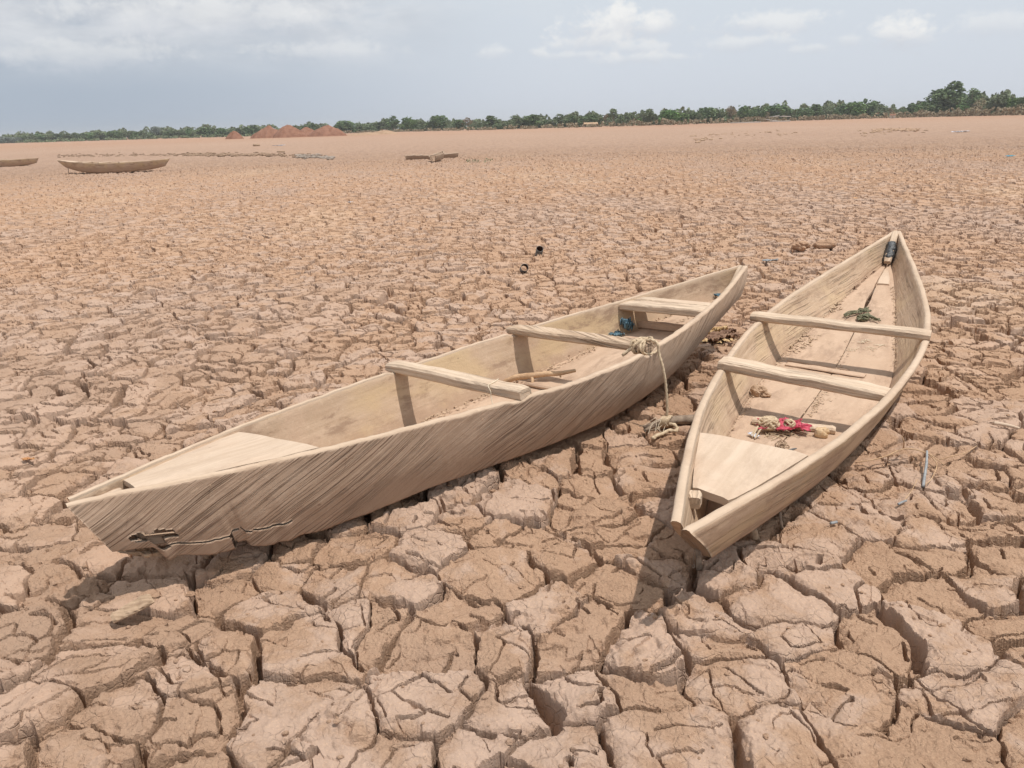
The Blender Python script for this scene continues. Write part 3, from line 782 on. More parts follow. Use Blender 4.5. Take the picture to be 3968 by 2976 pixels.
def arr(*v): return np.array(v, float)
def inner_w(B, s, z=None, th=0.04):
    return spline(B['w'], s) - th
def bottom(B, parent, mat, split=False, s0=0.01, s1=0.99, n=90, th=0.026, name='bottom_plank'):
    s = np.linspace(s0, s1, n); x = (B['b0'] + (B['b1'] - B['b0']) * s) * B['L']; b_ = np.maximum(spline(B['b'], s) - 0.006, 0.012); z = spline(B['zb'], s) + 0.030
    if not split:
        return [slab(name, np.stack([np.stack([x, b_, z], -1), np.stack([x, -b_, z], -1)], 1), th, mat, parent, seed=4)]
    off = 0.010 * np.sin(s * 9) + (fb1(s * 30, 0 * s, 77) - 0.5) * 0.006
    gap = 0.0025 + 0.006 * np.clip(fb1(s * 12, 0 * s, 71) - 0.35, 0, 1) * 2 + 0.012 * np.exp(-((s - 0.78) / 0.035) ** 2)
    b2 = np.maximum(b_, 0.03)
    A_ = slab(name, np.stack([np.stack([x, b2, z], -1), np.stack([x, off + gap, z], -1)], 1), th, mat, parent, seed=4)
    C_ = slab(name, np.stack([np.stack([x, off - gap, z], -1), np.stack([x, -b2, z], -1)], 1), th, mat, parent, seed=8)
    return [A_, C_]

# ---- long boat on the left
def build_long_boat():
    B = B1; L = B['L']
    R = empty('wooden_canoe', B['pos'], Matrix(B['R'].tolist()).to_euler())
    tag(R, 'long narrow canoe with three cross bars, left one of the two near boats', 'canoe', 'wooden boats stranded on the cracked lake bed')
    def drop(s): return 0.055 * sstep(0.028, 0.040, s) * (1 - sstep(0.12, 0.30, s)) * (0.75 + 0.5 * fb1(s * 60, 0 * s, 5)) * (1 - 0.55 * sstep(0.09, 0.094, s) * (1 - sstep(0.10, 0.104, s)))
    def hole(s, v):
        n = float(fb1(s * 160, v * 9, 41)[0]) - 0.5; n2 = float(fb1(s * 60, 2, 43)[0]) - 0.5
        if 0.004 < s < 0.055:
            lo = 0.16 + 0.05 * n; hi = np.interp(s, [0.012, 0.022, 0.036, 0.040, 0.053, 0.055], [0.20, 0.31, 0.39, 0.44, 0.43, 0.25]) + 0.06 * n
            if s > 0.018 and lo + 0.03 < v < hi and not (s > 0.043 and v < 0.30): return True
        c0 = np.interp(s, [0.02, 0.05, 0.09, 0.1175, 0.16], [0.15, 0.20, 0.20, 0.245, 0.24]) + 0.020 * n2
        hw = np.interp(s, [0.01, 0.03, 0.09, 0.12, 0.163], [0.011, 0.015, 0.011, 0.010, 0.003])
        if 0.02 < s < 0.163 and abs(v - c0) < hw: return True
        if abs(s - (0.0915 + 0.002 * n)) < 0.0010 and v < 0.2: return True
        return False
    near = side_plank(B, -1, M['hull_long'], R, ns=900, nv=44, th=0.034, drop=drop, hole=hole, seed=3, toprough=0.002, nick=((0.385, 0.010, 0.012), (0.592, 0.011, 0.022)))
    near['label'] = 'near side plank with dark diagonal weathering streaks and a broken lower edge'
    side_plank(B, 1, M['hull_far'], R, ns=300, nv=16, th=0.030, seed=9, s0=0.004, nick=((0.385, 0.010, 0.012), (0.592, 0.011, 0.020)))
    bottom(B, R, M['floor'])
    # foredeck, its boards flush with the top edges
    s = np.linspace(0.048, 0.178, 30); x = s * L; z = spline(B['zg'], s) + 0.006; wi = spline(B['w'], s) + 0.012 - 0.034
    q = (s - s[0]) / (s[-1] - s[0]); skew = 0.05 * q
    Lf = np.stack([x - skew, wi, z - 0.006], -1); Rt = np.stack([x + skew, -wi + 0.020, z - 0.003], -1)
    slab('foredeck', np.stack([Lf, Rt], 1), 0.022, M['deck'], R, seed=5)
    beam('nose_block', (0.095, 0.02, 0.315), (0.185, 0.075, 0.31), 0.045, 0.022, M['deck'], R, n=5, chamfer=0.005)
    # cross bars: position, half lengths to the far and near side, width, height, lift
    def bar(t, yl, yr, wd, hg, lift, mat, dx=0.0, seed=1):
        z = float(spline(B['zg'], t)); o = beam('thwart', (t * L + dx, yl, z + lift), (t * L, yr, z + lift + 0.004), wd, hg, mat, R, seed=seed, rough=0.006, chamfer=0.010)
        return o
    W_ = lambda t: float(spline(B['w'], t))
    bar(0.394, W_(0.39) + 0.065, -W_(0.39) - 0.005, 0.085, 0.052, -0.008, M['bar'], seed=2)
    o = bar(0.600, W_(0.6) + 0.055, -W_(0.6) + 0.0, 0.105, 0.046, -0.010, M['bar_striped'], seed=5); o['label'] = 'cross bar with slanting dark grain on its near face'
    t = 0.783; z = float(spline(B['zg'], t))
    beam('thwart', (t * L, W_(t) - 0.02, z - 0.046), (t * L, -W_(t) + 0.02, z - 0.046), 0.115, 0.046, M['bar'], R, seed=8)
    beam('thwart', (t * L + 0.115, W_(t) - 0.045, z - 0.036), (t * L + 0.10, -W_(t) + 0.045, z - 0.040), 0.085, 0.040, M['bar'], R, seed=11)
    # stern post and floor ribs
    beam('stern_post', (0.958 * L, 0, 0.165), (1.000 * L, 0, 0.335), 0.055, 0.035, M['bar'], R, up=(-1, 0, 0.3), n=10, seed=13)
    beam('end_post', (0.050 * L, 0, 0.14), (0.030 * L, 0, 0.315), 0.030, 0.030, M['hull_long'], R, up=(-1, 0, 0.1), n=12, seed=14)
    for (t, hl, hr, wd, hg) in ((0.575, 0.30, -0.33, 0.16, 0.022), (0.795, 0.235, -0.235, 0.055, 0.045)):
        zz = float(spline(B['zb'], (t - B['b0']) / (B['b1'] - B['b0']))) + 0.030
        beam('floor_rib', (t * L, hl, zz), (t * L, hr, zz), wd, hg, M['floor'], R, seed=int(t * 100), n=14)
    # nail heads
    for i, (x_, v) in enumerate(((0.42, 0.9), (0.9, 0.86), (1.5, 0.88), (2.2, 0.9), (0.30, 0.35), (0.16, 0.75), (3.1, 0.88))):
        V, F = rock((x_, -(float(spline(B['w'], x_ / L)) * v + float(spline(B['b'], x_ / L)) * (1 - v)) - 0.020, float(spline(B['zg'], x_ / L)) * v + float(spline(B['zb'], x_ / L)) * (1 - v)), 0.0035, 3 + i, 7, 4)
        mesh('nail', V, F, M['old'], R)
    return R

# ---- broader boat on the right
def build_right_boat():
    B = B2; L = B['L']
    R = empty('wooden_canoe', B['pos'], Matrix(B['R'].tolist()).to_euler())
    tag(R, 'broad pale canoe with two cross bars, right one of the two near boats', 'canoe', 'wooden boats stranded on the cracked lake bed')
    side_plank(B, -1, M['hull_b'], R, ns=420, nv=22, th=0.032, rim=0.003, rough=0.9, seed=23, s0=0.0, nick=((0.486, 0.008, 0.010),))
    side_plank(B, 1, M['hull_b'], R, ns=420, nv=22, th=0.032, rim=0.004, rough=0.9, seed=27, s0=0.006, nick=((0.311, 0.007, 0.020), (0.486, 0.008, 0.012)))
    for o in bottom(B, R, M['floor'], split=True, n=160): pass
    q = np.linspace(0, 1, 24); z = 0.288 + 0.010 * q
    Lf = np.stack([0.447 + 0.484 * q, 0.103 + 0.128 * q ** 0.9, z], -1); Rt = np.stack([0.424 + 0.500 * q, -0.036 - 0.178 * q ** 0.85, z - 0.006], -1)
    slab('foredeck', np.stack([Lf, Rt], 1), 0.030, M['deck'], R, seed=7, rough=0.005, bevel=0.006)
    nb = bloc(B, 2690, 1972, 0.25)
    beam('nose_block', nb, nb + arr(0.055, 0.018, 0), 0.050, 0.050, M['bar'], R, n=5, chamfer=0.006, seed=4)
    beam('end_post', (0.062 * L, 0, 0.12), (0.030 * L, 0, 0.300), 0.030, 0.035, M['hull_b'], R, up=(-1, 0, 0.3), n=12, seed=15)
    W_ = lambda t: float(spline(B['w'], t))
    t = 0.321; z = float(spline(B['zg'], t))
    o = beam('thwart', (t * L - 0.01, W_(t) + 0.012, z - 0.012), (t * L - 0.03, -W_(t) + 0.030, z - 0.050), 0.125, 0.052, M['bar'], R, seed=31, rough=0.007, chamfer=0.010)
    o['label'] = 'nearer, thicker cross bar with a splintered left end'
    t = 0.493; z = float(spline(B['zg'], t))
    beam('thwart', (t * L, W_(t) + 0.055, z - 0.006), (t * L, -W_(t) - 0.015, z - 0.006), 0.105, 0.050, M['bar'], R, seed=33, rough=0.006, chamfer=0.012)
    # stern: post and the wedge below it
    po = beam('stern_post', (0.915 * L, 0, 0.175), (0.985 * L, 0.0, 0.385), 0.060, 0.040, M['bar'], R, up=(-1, 0, 0.3), n=12, seed=35)
    beam('stern_wedge', (0.815 * L, -0.045, 0.100), (0.905 * L, -0.01, 0.128), 0.10, 0.03, M['deck'], R, n=8, seed=36, taper=0.6)
    for (t, hl, hr, wd, hg, dxx) in ((0.474, 0.28, -0.20, 0.075, 0.012, -0.03), (0.486, 0.29, -0.10, 0.03, 0.008, -0.03)):
        zz = float(spline(B['zb'], (t - B['b0']) / (B['b1'] - B['b0']))) + 0.031
        beam('floor_rib', (t * L, hl, zz), (t * L + dxx, hr, zz), wd, hg, M['floor'], R, seed=int(t * 100), n=16)
    return R

def build_far_boat(label, tip, yaw, L, zg, zb, w_, b0=0.07, b1=0.95, roll=0.0, bars=(0.4, 0.6), deck=True, mat=None, lift=0.0, prop=None, pitch=0.0):
    B = dict(L=L, b0=b0, b1=b1, w=w_, b=[max(v - 0.10, 0.02) for v in w_], zg=zg, zb=zb)
    R = empty('wooden_canoe', tip, (roll, -pitch, yaw))
    tag(R, label, 'canoe', 'wooden boats stranded on the cracked lake bed')
    mat = mat or M['hull_far']
    side_plank(B, -1, mat, R, ns=60, nv=7, seed=5); side_plank(B, 1, mat, R, ns=60, nv=7, seed=8)
    bottom(B, R, M['floor'], n=24, s0=0.02, s1=0.98)
    if deck:
        s = np.linspace(0.04, 0.17, 8); wi = spline(B['w'], s) - 0.03
        z = spline(B['zg'], s) + 0.002
        slab('foredeck', np.stack([np.stack([s * L, wi, z], -1), np.stack([s * L, -wi, z], -1)], 1), 0.02, M['deck'], R)
    for t in bars:
        wt = float(spline(B['w'], t)); z = float(spline(B['zg'], t))
        beam('thwart', (t * L, wt + 0.02, z - 0.01), (t * L, -wt - 0.02, z - 0.01), 0.09, 0.045, M['bar'], R, n=6)
    if prop:
        tube('prop_stick', [(prop, -0.12, -0.02), (prop + 0.01, -0.10, 0.12), (prop + 0.015, -0.09, 0.26)], 0.014, M['grey_stick'], R)
    return R

# ------------------------------------------------------------------ build: ground, boats
build_ground(M['gnd'])
build_long_boat()
build_right_boat()
p = at(231, 672, 0.0); q = at(664, 661, 0.0)
g0 = ground_base(p[0], p[1])
yw = math.atan2(q[1] - p[1], q[0] - p[0])
build_far_boat('distant canoe wholly in view at the left, with a deck at its left end', (p[0], p[1], float(g0) + 0.0), yw, float(np.linalg.norm(q - p)),
               [.61, .50, .44, .42, .43, .47, .53], [.25, .05, -.03, -.03, -.01, .05, .19], [.03, .32, .45, .47, .42, .28, .03], bars=(0.27, 0.42, 0.6), prop=0.55)
q = at(154, 640, 0.0); q2 = at(-60, 646, 0.0); dirv = (q2 - q) / np.linalg.norm(q2 - q)
build_far_boat('distant canoe cut off by the left edge of the photo', (q[0], q[1], float(ground_base(q[0], q[1]))), math.atan2(dirv[1], dirv[0]), 5.0,
               [.46, .43, .40, .40, .42, .46, .5], [.14, .02, -.03, -.03, -.02, .04, .18], [.03, .30, .44, .46, .42, .28, .03], b0=0.04, deck=False, bars=(0.5,))
p = at(1570, 616.5, 0.0); q = at(1773, 608, 0.0)
build_far_boat('low grey-brown canoe far off in the middle, lying broadside behind a shorter one', (p[0], p[1], float(ground_base(p[0], p[1])) - 0.02), math.atan2(q[1] - p[1], q[0] - p[0]), float(np.linalg.norm(q - p)) * 1.02,
               [.23, .22, .20, .19, .21, .235, .27], [.0, -.03, -.04, -.04, -.04, -.02, .04], [.03, .18, .26, .28, .25, .17, .03], b0=0.015, b1=0.985, deck=False, bars=(0.16, 0.3, 0.62), mat=M['hull_brown'])
p = at(1678, 628, 0.0)
build_far_boat('short tilted canoe seen end on in front of the low broadside one', (p[0] + 0.02, p[1], float(ground_base(p[0], p[1])) + 0.0), math.radians(80), 1.9,
               [.27, .27, .27, .28, .29, .31, .34], [.0, .0, .0, .0, .0, .02, .10], [.16, .26, .31, .32, .28, .20, .03], b0=0.01, deck=False, bars=(0.4,), mat=M['hull_brown'], roll=-0.16, pitch=0.05)

# ------------------------------------------------------------------ things in and round the long boat
def bp_(B, x, y, zl): return bworld(B, bloc(B, x, y, zl))
def fl(B, x, y, lift=0.0): return bfloor(B, x, y, lift)[0]
# bent stick lying in the boat
pts = [fl(B1, 1950, 1484, .015), fl(B1, 2000, 1462, .05), fl(B1, 2062, 1455, .055), fl(B1, 2115, 1449, .065), fl(B1, 2170, 1446, .065), fl(B1, 2230, 1436, .06)]
main = tube(None, pts, [.016, .017, .019, .017, .016, .013, .010], None, k=9, noise=0.10, seed=3, res=5)
br = tube(None, [pts[2], pts[2] + arr(0.00, -0.03, -0.03), pts[2] + arr(-.01, -.045, -0.055)], [.013, .009, .005], None, k=7, noise=.1, seed=5, res=3)
tw = tube(None, [pts[4], pts[4] + arr(0.002, -0.012, -0.022)], [.008, .004], None, k=6)
V, F = join_vf([main, br, tw])
o = tag(mesh('branch', V, F, M['stick'], smooth=True), 'pale bent stick lying on the floor of the long canoe between its cross bars', 'stick'); recenter(o, pts[2])
# rope wound round the middle bar, running over the edge down to the grey branch
W6 = float(spline(B1['w'], 0.6)); zg6 = float(spline(B1['zg'], 0.6))
xc, yc, zc = 0.600 * B1['L'], -W6 + 0.055, zg6 + 0.012
parts = []
for i in range(6):
    a0 = rng.uniform(-.25, .25); yy = yc + (i - 3.5) * 0.012 + rng.uniform(-.006, .006); rx = 0.058 + rng.uniform(-.004, .006); rz = 0.033 + rng.uniform(-.003, .008)
    ps = [bworld(B1, (xc + rx * math.cos(t) * (1.0), yy + 0.018 * math.sin(t + i) + a0 * 0.05 * math.cos(t), zc + rz * math.sin(t) + (0.006 if math.sin(t) > 0 else 0))) for t in np.linspace(0, 2 * math.pi * 0.96, 15)]
    parts.append(tube(None, ps, 0.0068, None, k=9, twist=230, res=3))
for i in range(7):
    c0 = arr(xc + rng.uniform(-.05, .05), yc + rng.uniform(-.05, .03), zc + 0.040 + rng.uniform(-.01, .01))
    e = c0 + arr(rng.uniform(-.04, .045), rng.uniform(-.045, .025), rng.uniform(-.03, .0))
    mid = (c0 + e) / 2 + arr(0, 0, 0.014)
    parts.append(tube(None, [bworld(B1, v) for v in (c0, mid, e)], [.0068, .0065, .005], None, k=8, twist=230, res=5))
tail = [bworld(B1, (xc - .10, yc + .06, zc - .03)), bworld(B1, (xc - .06, yc + .02, zc + .01)), bworld(B1, (xc - .02, yc - .02, zc + .045))]
parts.append(tube(None, tail, 0.008, None, k=8, twist=190, res=5))
gA = on_ground(2580, 1665); gA[2] += 0.05
r0 = bworld(B1, (xc - .02, yc - .03, zc + .04)); r1 = bworld(B1, (xc - .015, yc - .105, zc + .030))
d = gA - r1
rp = [r0, (r0 + r1) / 2 + arr(0, 0, .012), r1, r1 + arr(.008, -.006, -.05)]
for t in (0.3, 0.5, 0.72, 0.9): rp.append(r1 + d * arr(t, t, t) + arr(0.03 * math.sin(t * 3.1) * 0.6, -0.012, -0.010 * math.sin(t * 3.14)))
rp.append(gA)
parts.append(tube(None, rp, 0.0070, None, k=10, twist=230, res=9))
# knot round the branch
for i in range(5):
    ps = [gA + arr(0.035 * math.cos(t) * .5 + (i - 2) * .010, 0.03 * math.cos(t + .3), 0.03 * math.sin(t) - 0.005) for t in np.linspace(0, 6, 12)]
    parts.append(tube(None, ps, 0.0060, None, k=8, twist=230, res=3))
lp = [gA + arr(*v) for v in ((.01, -.02, -.01), (.035, -.035, -.01), (.045, -.065, -.02), (.030, -.085, -.025), (.00, -.085, -.02), (-.035, -.11, -.025), (-.075, -.14, -.025), (-.10, -.165, -.03))]
for v in lp[4:]: v[2] = max(v[2], gz(v[0], v[1]) + 0.008)
parts.append(tube(None, lp, [.008, .009, .009, .009, .009, .010, .010], None, k=9, twist=200, res=6))
V, F = join_vf(parts)
o = tag(mesh('rope', V, F, M['rope'], smooth=True), 'dusty rope knotted round the middle cross bar, hanging down to the grey branch', 'rope'); recenter(o, r1)
# grey branch on the mud between the boats
ga, gb, gc, gd = on_ground(2700, 1640), on_ground(2600, 1655), on_ground(2545, 1665), on_ground(2500, 1672)
for v, h in ((ga, .045), (gb, .055), (gc, .05), (gd, .035)): v[2] = max(v[2], gA[2] - .06) + h * 0.6
parts = [tube(None, [ga + arr(.10, .01, .0), ga, gb, gc], [.026, .026, .024, .021, .017], None, k=10, noise=.08, res=5, seed=4),
         tube(None, [gc, gc * .5 + gd * .5 + arr(0, 0, .006), gd + arr(-.01, 0, 0.002)], [.017, .014, .009], None, k=8, noise=.15, res=4, seed=6),
         tube(None, [gc, gd + arr(-.01, -.025, -.006)], [.012, .009], None, k=7, noise=.15, res=4, seed=8)]
V, F = join_vf(parts)
o = tag(mesh('branch', V, F, M['grey_stick'], smooth=True), 'grey dead branch on the mud between the two near canoes, tied to the rope', 'stick'); recenter(o, gb)
parts = []
for i in range(16):
    c0 = gA + arr(rng.uniform(-.06, .01), rng.uniform(-.05, .02), rng.uniform(-.02, .03)); e = c0 + arr(rng.uniform(-.09, .03), rng.uniform(-.10, .03), rng.uniform(-.06, -.01))
    e[2] = max(e[2], gA[2] - .07)
    parts.append(tube(None, [c0, (c0 + e) / 2 + rng.uniform(-.02, .02, 3), e], .0013, None, k=4, res=4))
V, F = join_vf(parts)
o = tag(mesh('frayed_twine', V, F, M['string'], smooth=True), 'thin frayed twine wrapped where the rope meets the grey branch', 'twine'); recenter(o, gA)
# thin string over the front cross bar
t = .394; zz = float(spline(B1['zg'], t)); yq = -W6 + 0.21
ps = [bworld(B1, v) for v in ((t * B1['L'] + .04, yq + .02, zz + .047), (t * B1['L'] + .01, yq + .005, zz + .0485), (t * B1['L'] - .02, yq, zz + .0475), (t * B1['L'] - .045, yq - .002, zz + .043), (t * B1['L'] - .050, yq - .02, zz + .02), (t * B1['L'] - .055, yq - .025, zz - .01), (t * B1['L'] - .075, yq - .06, zz - .06), (t * B1['L'] - .09, yq - .10, zz - .09))]
o = tag(tube('string', ps, .0022, M['string'], k=6, res=5), 'thin white string draped over the front cross bar of the long canoe', 'string'); recenter(o, ps[3])
# blue rag by the rear floor rib
c0 = fl(B1, 2432, 1290, 0.01)
o = tag(rag('blue_rag', c0 - arr(0, 0, 0.00), .036, .024, .085, M['blue'], 5, yaw=0.6), 'torn blue rag beside the floor rib of the long canoe', 'rag', 'torn blue rags')
o = tag(rag('blue_rag', fl(B1, 2388, 1308, 0.004), .045, .028, .03, M['blue'], 15, yaw=0.6, holes=.42), 'flat tattered scrap of the blue rag on the floor of the long canoe', 'rag', 'torn blue rags')
c0 = fl(B1, 2787, 1155, 0.005)
o = tag(rag('blue_rag', c0, .018, .030, .025, M['blue'], 25, yaw=0.6), 'small blue scrap near the stern of the long canoe', 'rag', 'torn blue rags')

def flakes(name, B, seq, n, size, mat, label, seed, cat='mud flakes', spread=0.02):
    """curled flakes of dried mud along a line of photographed floor points"""
    r_ = np.random.default_rng(seed)
    P = np.array([fl(B, x, y, 0.004) for x, y in seq]); Q = []
    lens = np.r_[0, np.cumsum(np.linalg.norm(np.diff(P, axis=0), axis=1))]
    for i in range(n):
        u = r_.uniform(0, lens[-1]); k = min(np.searchsorted(lens, u), len(P) - 1); k = max(k, 1); tt = (u - lens[k - 1]) / (lens[k] - lens[k - 1] + 1e-9)
        c0 = P[k - 1] * (1 - tt) + P[k] * tt + np.r_[r_.normal(0, spread, 2), 0]
        a = r_.uniform(0, 6.28); s_ = size * r_.uniform(.4, 1.5); u_ = arr(math.cos(a), math.sin(a), 0); v_ = arr(-math.sin(a), math.cos(a), 0)
        cur = r_.uniform(.2, .9); prev = None
        m_ = 5
        for q in range(m_):
            x0 = -1 + 2 * q / m_; x1 = x0 + 2 / m_; ww = s_ * r_.uniform(.35, .6)
            z0, z1 = s_ * cur * x0 * x0 * .7, s_ * cur * x1 * x1 * .7
            Q.append([c0 + u_ * x0 * s_ - v_ * ww * (1 - .3 * abs(x0)) + arr(0, 0, z0), c0 + u_ * x1 * s_ - v_ * ww * (1 - .3 * abs(x1)) + arr(0, 0, z1),
                      c0 + u_ * x1 * s_ + v_ * ww * (1 - .3 * abs(x1)) + arr(0, 0, z1 + .002), c0 + u_ * x0 * s_ + v_ * ww * (1 - .3 * abs(x0)) + arr(0, 0, z0 + .002)])
    return tag(quads_mesh(name, np.array(Q), mat), label, cat, kind='stuff')
flakes('mud_flakes', B1, [(1640, 1632), (1740, 1592), (1850, 1548), (1960, 1500), (2080, 1446), (2160, 1420), (2260, 1368), (2400, 1300), (2475, 1272), (2610, 1214), (2700, 1176)], 420, .0075, M['flake'], 'crumbs of dried mud along the seam of the long canoe floor', 3)
flakes('mud_flakes', B1, [(2560, 1290), (2610, 1262), (2680, 1228), (2730, 1198), (2780, 1165)], 120, .007, M['flake'], 'crumbs of dried mud along the near side seam at the stern of the long canoe', 4)
flakes('mud_flakes', B1, [(1480, 1655), (1520, 1640), (1570, 1625)], 60, .014, M['flake'], 'curled flakes of mud below the far side of the long canoe', 5, spread=.03)

# ------------------------------------------------------------------ things in the right boat
B = B2
# loose batten
p0, p1 = fl(B, 2915, 1640), fl(B, 3236, 1680)
o = tag(beam('batten', p0, p1, .062, .034, M['bar'], seed=41, rough=.006, chamfer=.010), 'short wooden batten lying loose on the floor of the right canoe under the red cloth', 'plank'); recenter(o, (p0 + p1) / 2)
c0 = fl(B, 3038, 1655, 0.026)
o = tag(rag('net_cloth', c0, .095, .075, .020, M['red'], 7, n=90, yaw=math.radians(-12), holes=.41), 'torn crimson net cloth draped over the loose batten in the right canoe', 'cloth')
parts = []
c0 = fl(B, 2980, 1640, 0.050)
r_ = np.random.default_rng(5)
for i in range(26):
    ax = r_.normal(size=3); ax /= np.linalg.norm(ax); a_ = np.cross(ax, [0, 0, 1.0]); a_ /= np.linalg.norm(a_); b_ = np.cross(ax, a_); R0 = .036 + r_.uniform(-.006, .006)
    ps = [c0 + (a_ * math.cos(t) + b_ * math.sin(t)) * R0 * arr(1.25, 1.1, .85) + ax * r_.uniform(-.006, .006) for t in np.linspace(0, 5.2, 11)]
    parts.append(tube(None, ps, .0058, None, k=7, twist=260, res=3))
c1 = c0 + arr(.10, -.012, -.004)
for i in range(12):
    ax = r_.normal(size=3); ax /= np.linalg.norm(ax); a_ = np.cross(ax, [0, 0, 1.0]); a_ /= np.linalg.norm(a_); b_ = np.cross(ax, a_)
    ps = [c1 + (a_ * math.cos(t) + b_ * math.sin(t)) * .026 for t in np.linspace(0, 5.2, 9)]
    parts.append(tube(None, ps, .005, None, k=6, twist=260, res=3))
V, F = join_vf(parts)
o = tag(mesh('rope_ball', V, F, M['rope'], smooth=True), 'tangled ball of dusty rope on the red cloth in the right canoe', 'rope'); recenter(o, c0)
parts = []
for (x0, y0, x1, y1, rr) in ((2945, 1650, 2908, 1690, .006), (2938, 1655, 2915, 1695, .005), (2952, 1660, 2925, 1700, .005)):
    a_, b_ = fl(B, x0, y0, .03), fl(B, x1, y1, .008); parts.append(tube(None, [a_, (a_ + b_) / 2 + arr(.005, 0, .015), b_], [rr, rr * .8], None, k=7, twist=260, res=6))
for i in range(16):
    a_ = fl(B, 2960 + r_.uniform(-20, 160), 1670 + r_.uniform(-10, 20), .012); b_ = a_ + arr(r_.uniform(-.06, .08), r_.uniform(-.07, .0), -.006); parts.append(tube(None, [a_, (a_ + b_) / 2 + r_.uniform(-.012, .012, 3) * arr(1, 1, .3), b_], .0020, None, k=5, res=4))
V, F = join_vf(parts)
o = tag(mesh('loose_twine', V, F, M['rope'], smooth=True), 'frayed ends of cord trailing from the red cloth on the floor of the right canoe', 'cord'); recenter(o, c0)
c0 = fl(B, 2919, 1690, .006)
o = tag(rag('plastic_scrap', c0, .018, .028, .012, M['plastic'], 12, n=12, yaw=.3), 'small clear bluish plastic scrap at the end of the frayed cord', 'plastic')
V, F = rock(fl(B, 3184, 1677, .022), (.040, .032, .036), 5, 16, 10, rough=.30, flat=.9)
tag(recenter(mesh('stone', V, F, M['stone']), V[0]), 'pale yellow stone beside the end of the loose batten in the right canoe', 'stone')
c0 = fl(B, 2938, 1518, .022)
V, F = rock(c0, (.046, .040, .046), 8, 18, 11, rough=.5, flat=.9)
tag(recenter(mesh('mud_clod', V, F, M['clod']), c0), 'larger brown clod of earth on the floor of the right canoe between its cross bars', 'clod')
c0 = fl(B, 2968, 1531, .012)
V, F = rock(c0, (.030, .022, .022), 9, 14, 9, rough=.5, flat=.8)
tag(recenter(mesh('mud_clod', V, F, M['clod']), c0), 'smaller brown clod lying against the larger one in the right canoe', 'clod')
# wire and dark cord near the deck
ps = [fl(B, 3003, 1747, .006), fl(B, 3020, 1753, .006), fl(B, 3045, 1750, .008), fl(B, 3070, 1742, .012), fl(B, 3086, 1738, .012)]
o = tag(tube('cord', ps, [.004, .006, .007, .006, .003], M['pipe'], k=7, res=5), 'short dark cord beside the tangle of twine near the deck of the right canoe', 'cord'); recenter(o, ps[2])
parts = []
for i in range(10):
    cx, cy = 3028 + r_.uniform(-8, 14), 1725 + r_.uniform(-8, 10)
    ps = [fl(B, cx + 16 * math.cos(t + i) * r_.uniform(.7, 1.2), cy + 13 * math.sin(t + i), .008 + .008 * math.sin(2 * t + i)) for t in np.linspace(0, 4.5, 8)]
    parts.append(tube(None, ps, .0022, None, k=5, res=4))
V, F = join_vf(parts)
o = tag(mesh('twine_tangle', V, F, M['old'], smooth=True), 'small tangle of brown twine between the red cloth and the deck of the right canoe', 'twine'); recenter(o, ps[2])
# green rope tangle at the stern
parts = []
for (x0, y0, x1, y1, k_) in ((3275, 1225, 3360, 1195, 9), (3330, 1235, 3360, 1215, 12), (3350, 1222, 3405, 1238, 6), (3330, 1200, 3370, 1205, 6)):
    for i in range(k_):
        a_ = fl(B, x0 + r_.uniform(-6, 10), y0 + r_.uniform(-6, 6), .012 + r_.uniform(0, .02)); b_ = fl(B, x1 + r_.uniform(-8, 8), y1 + r_.uniform(-5, 5), .014 + r_.uniform(0, .02))
        m1 = a_ * .65 + b_ * .35 + r_.uniform(-.02, .02, 3) * arr(1, 1, .5); m2 = a_ * .3 + b_ * .7 + r_.uniform(-.02, .02, 3) * arr(1, 1, .5)
        parts.append(tube(None, [a_, m1, m2, b_], r_.uniform(.002, .005), None, k=7, twist=150, res=4, noise=.15))
c0 = fl(B, 3343, 1232, .02)
for i in range(14):
    ax = r_.normal(size=3); ax /= np.linalg.norm(ax); a_ = np.cross(ax, [0, 0, 1.0]); a_ /= np.linalg.norm(a_); b_ = np.cross(ax, a_)
    ps = [c0 + (a_ * math.cos(t) + b_ * math.sin(t)) * .034 * arr(1.2, 1.2, .7) for t in np.linspace(0, 5, 9)]
    parts.append(tube(None, ps, .004, None, k=6, twist=150, res=3))
V, F = join_vf(parts)
o = tag(mesh('rope_tangle', V, F, M['green'], smooth=True), 'dark green rope tangle on the floor near the stern of the right canoe', 'rope'); recenter(o, c0)
# black plastic round the foot of the stern post
ps = [bworld(B2, (B2['L'] * (.925 + .0042 * i) - .022, 0.0 + .006 * math.sin(i * 2.1), .200 + .015 * i)) for i in range(9)]
V, F = tube(None, ps, [.038, .046, .043, .050, .042, .050, .043, .046, .038], None, k=16, noise=.14, seed=9)
o = tag(mesh('black_wrap', V, F, M['black'], smooth=True), 'crinkled black plastic wrapped round the stern post of the right canoe', 'plastic'); recenter(o, ps[3])
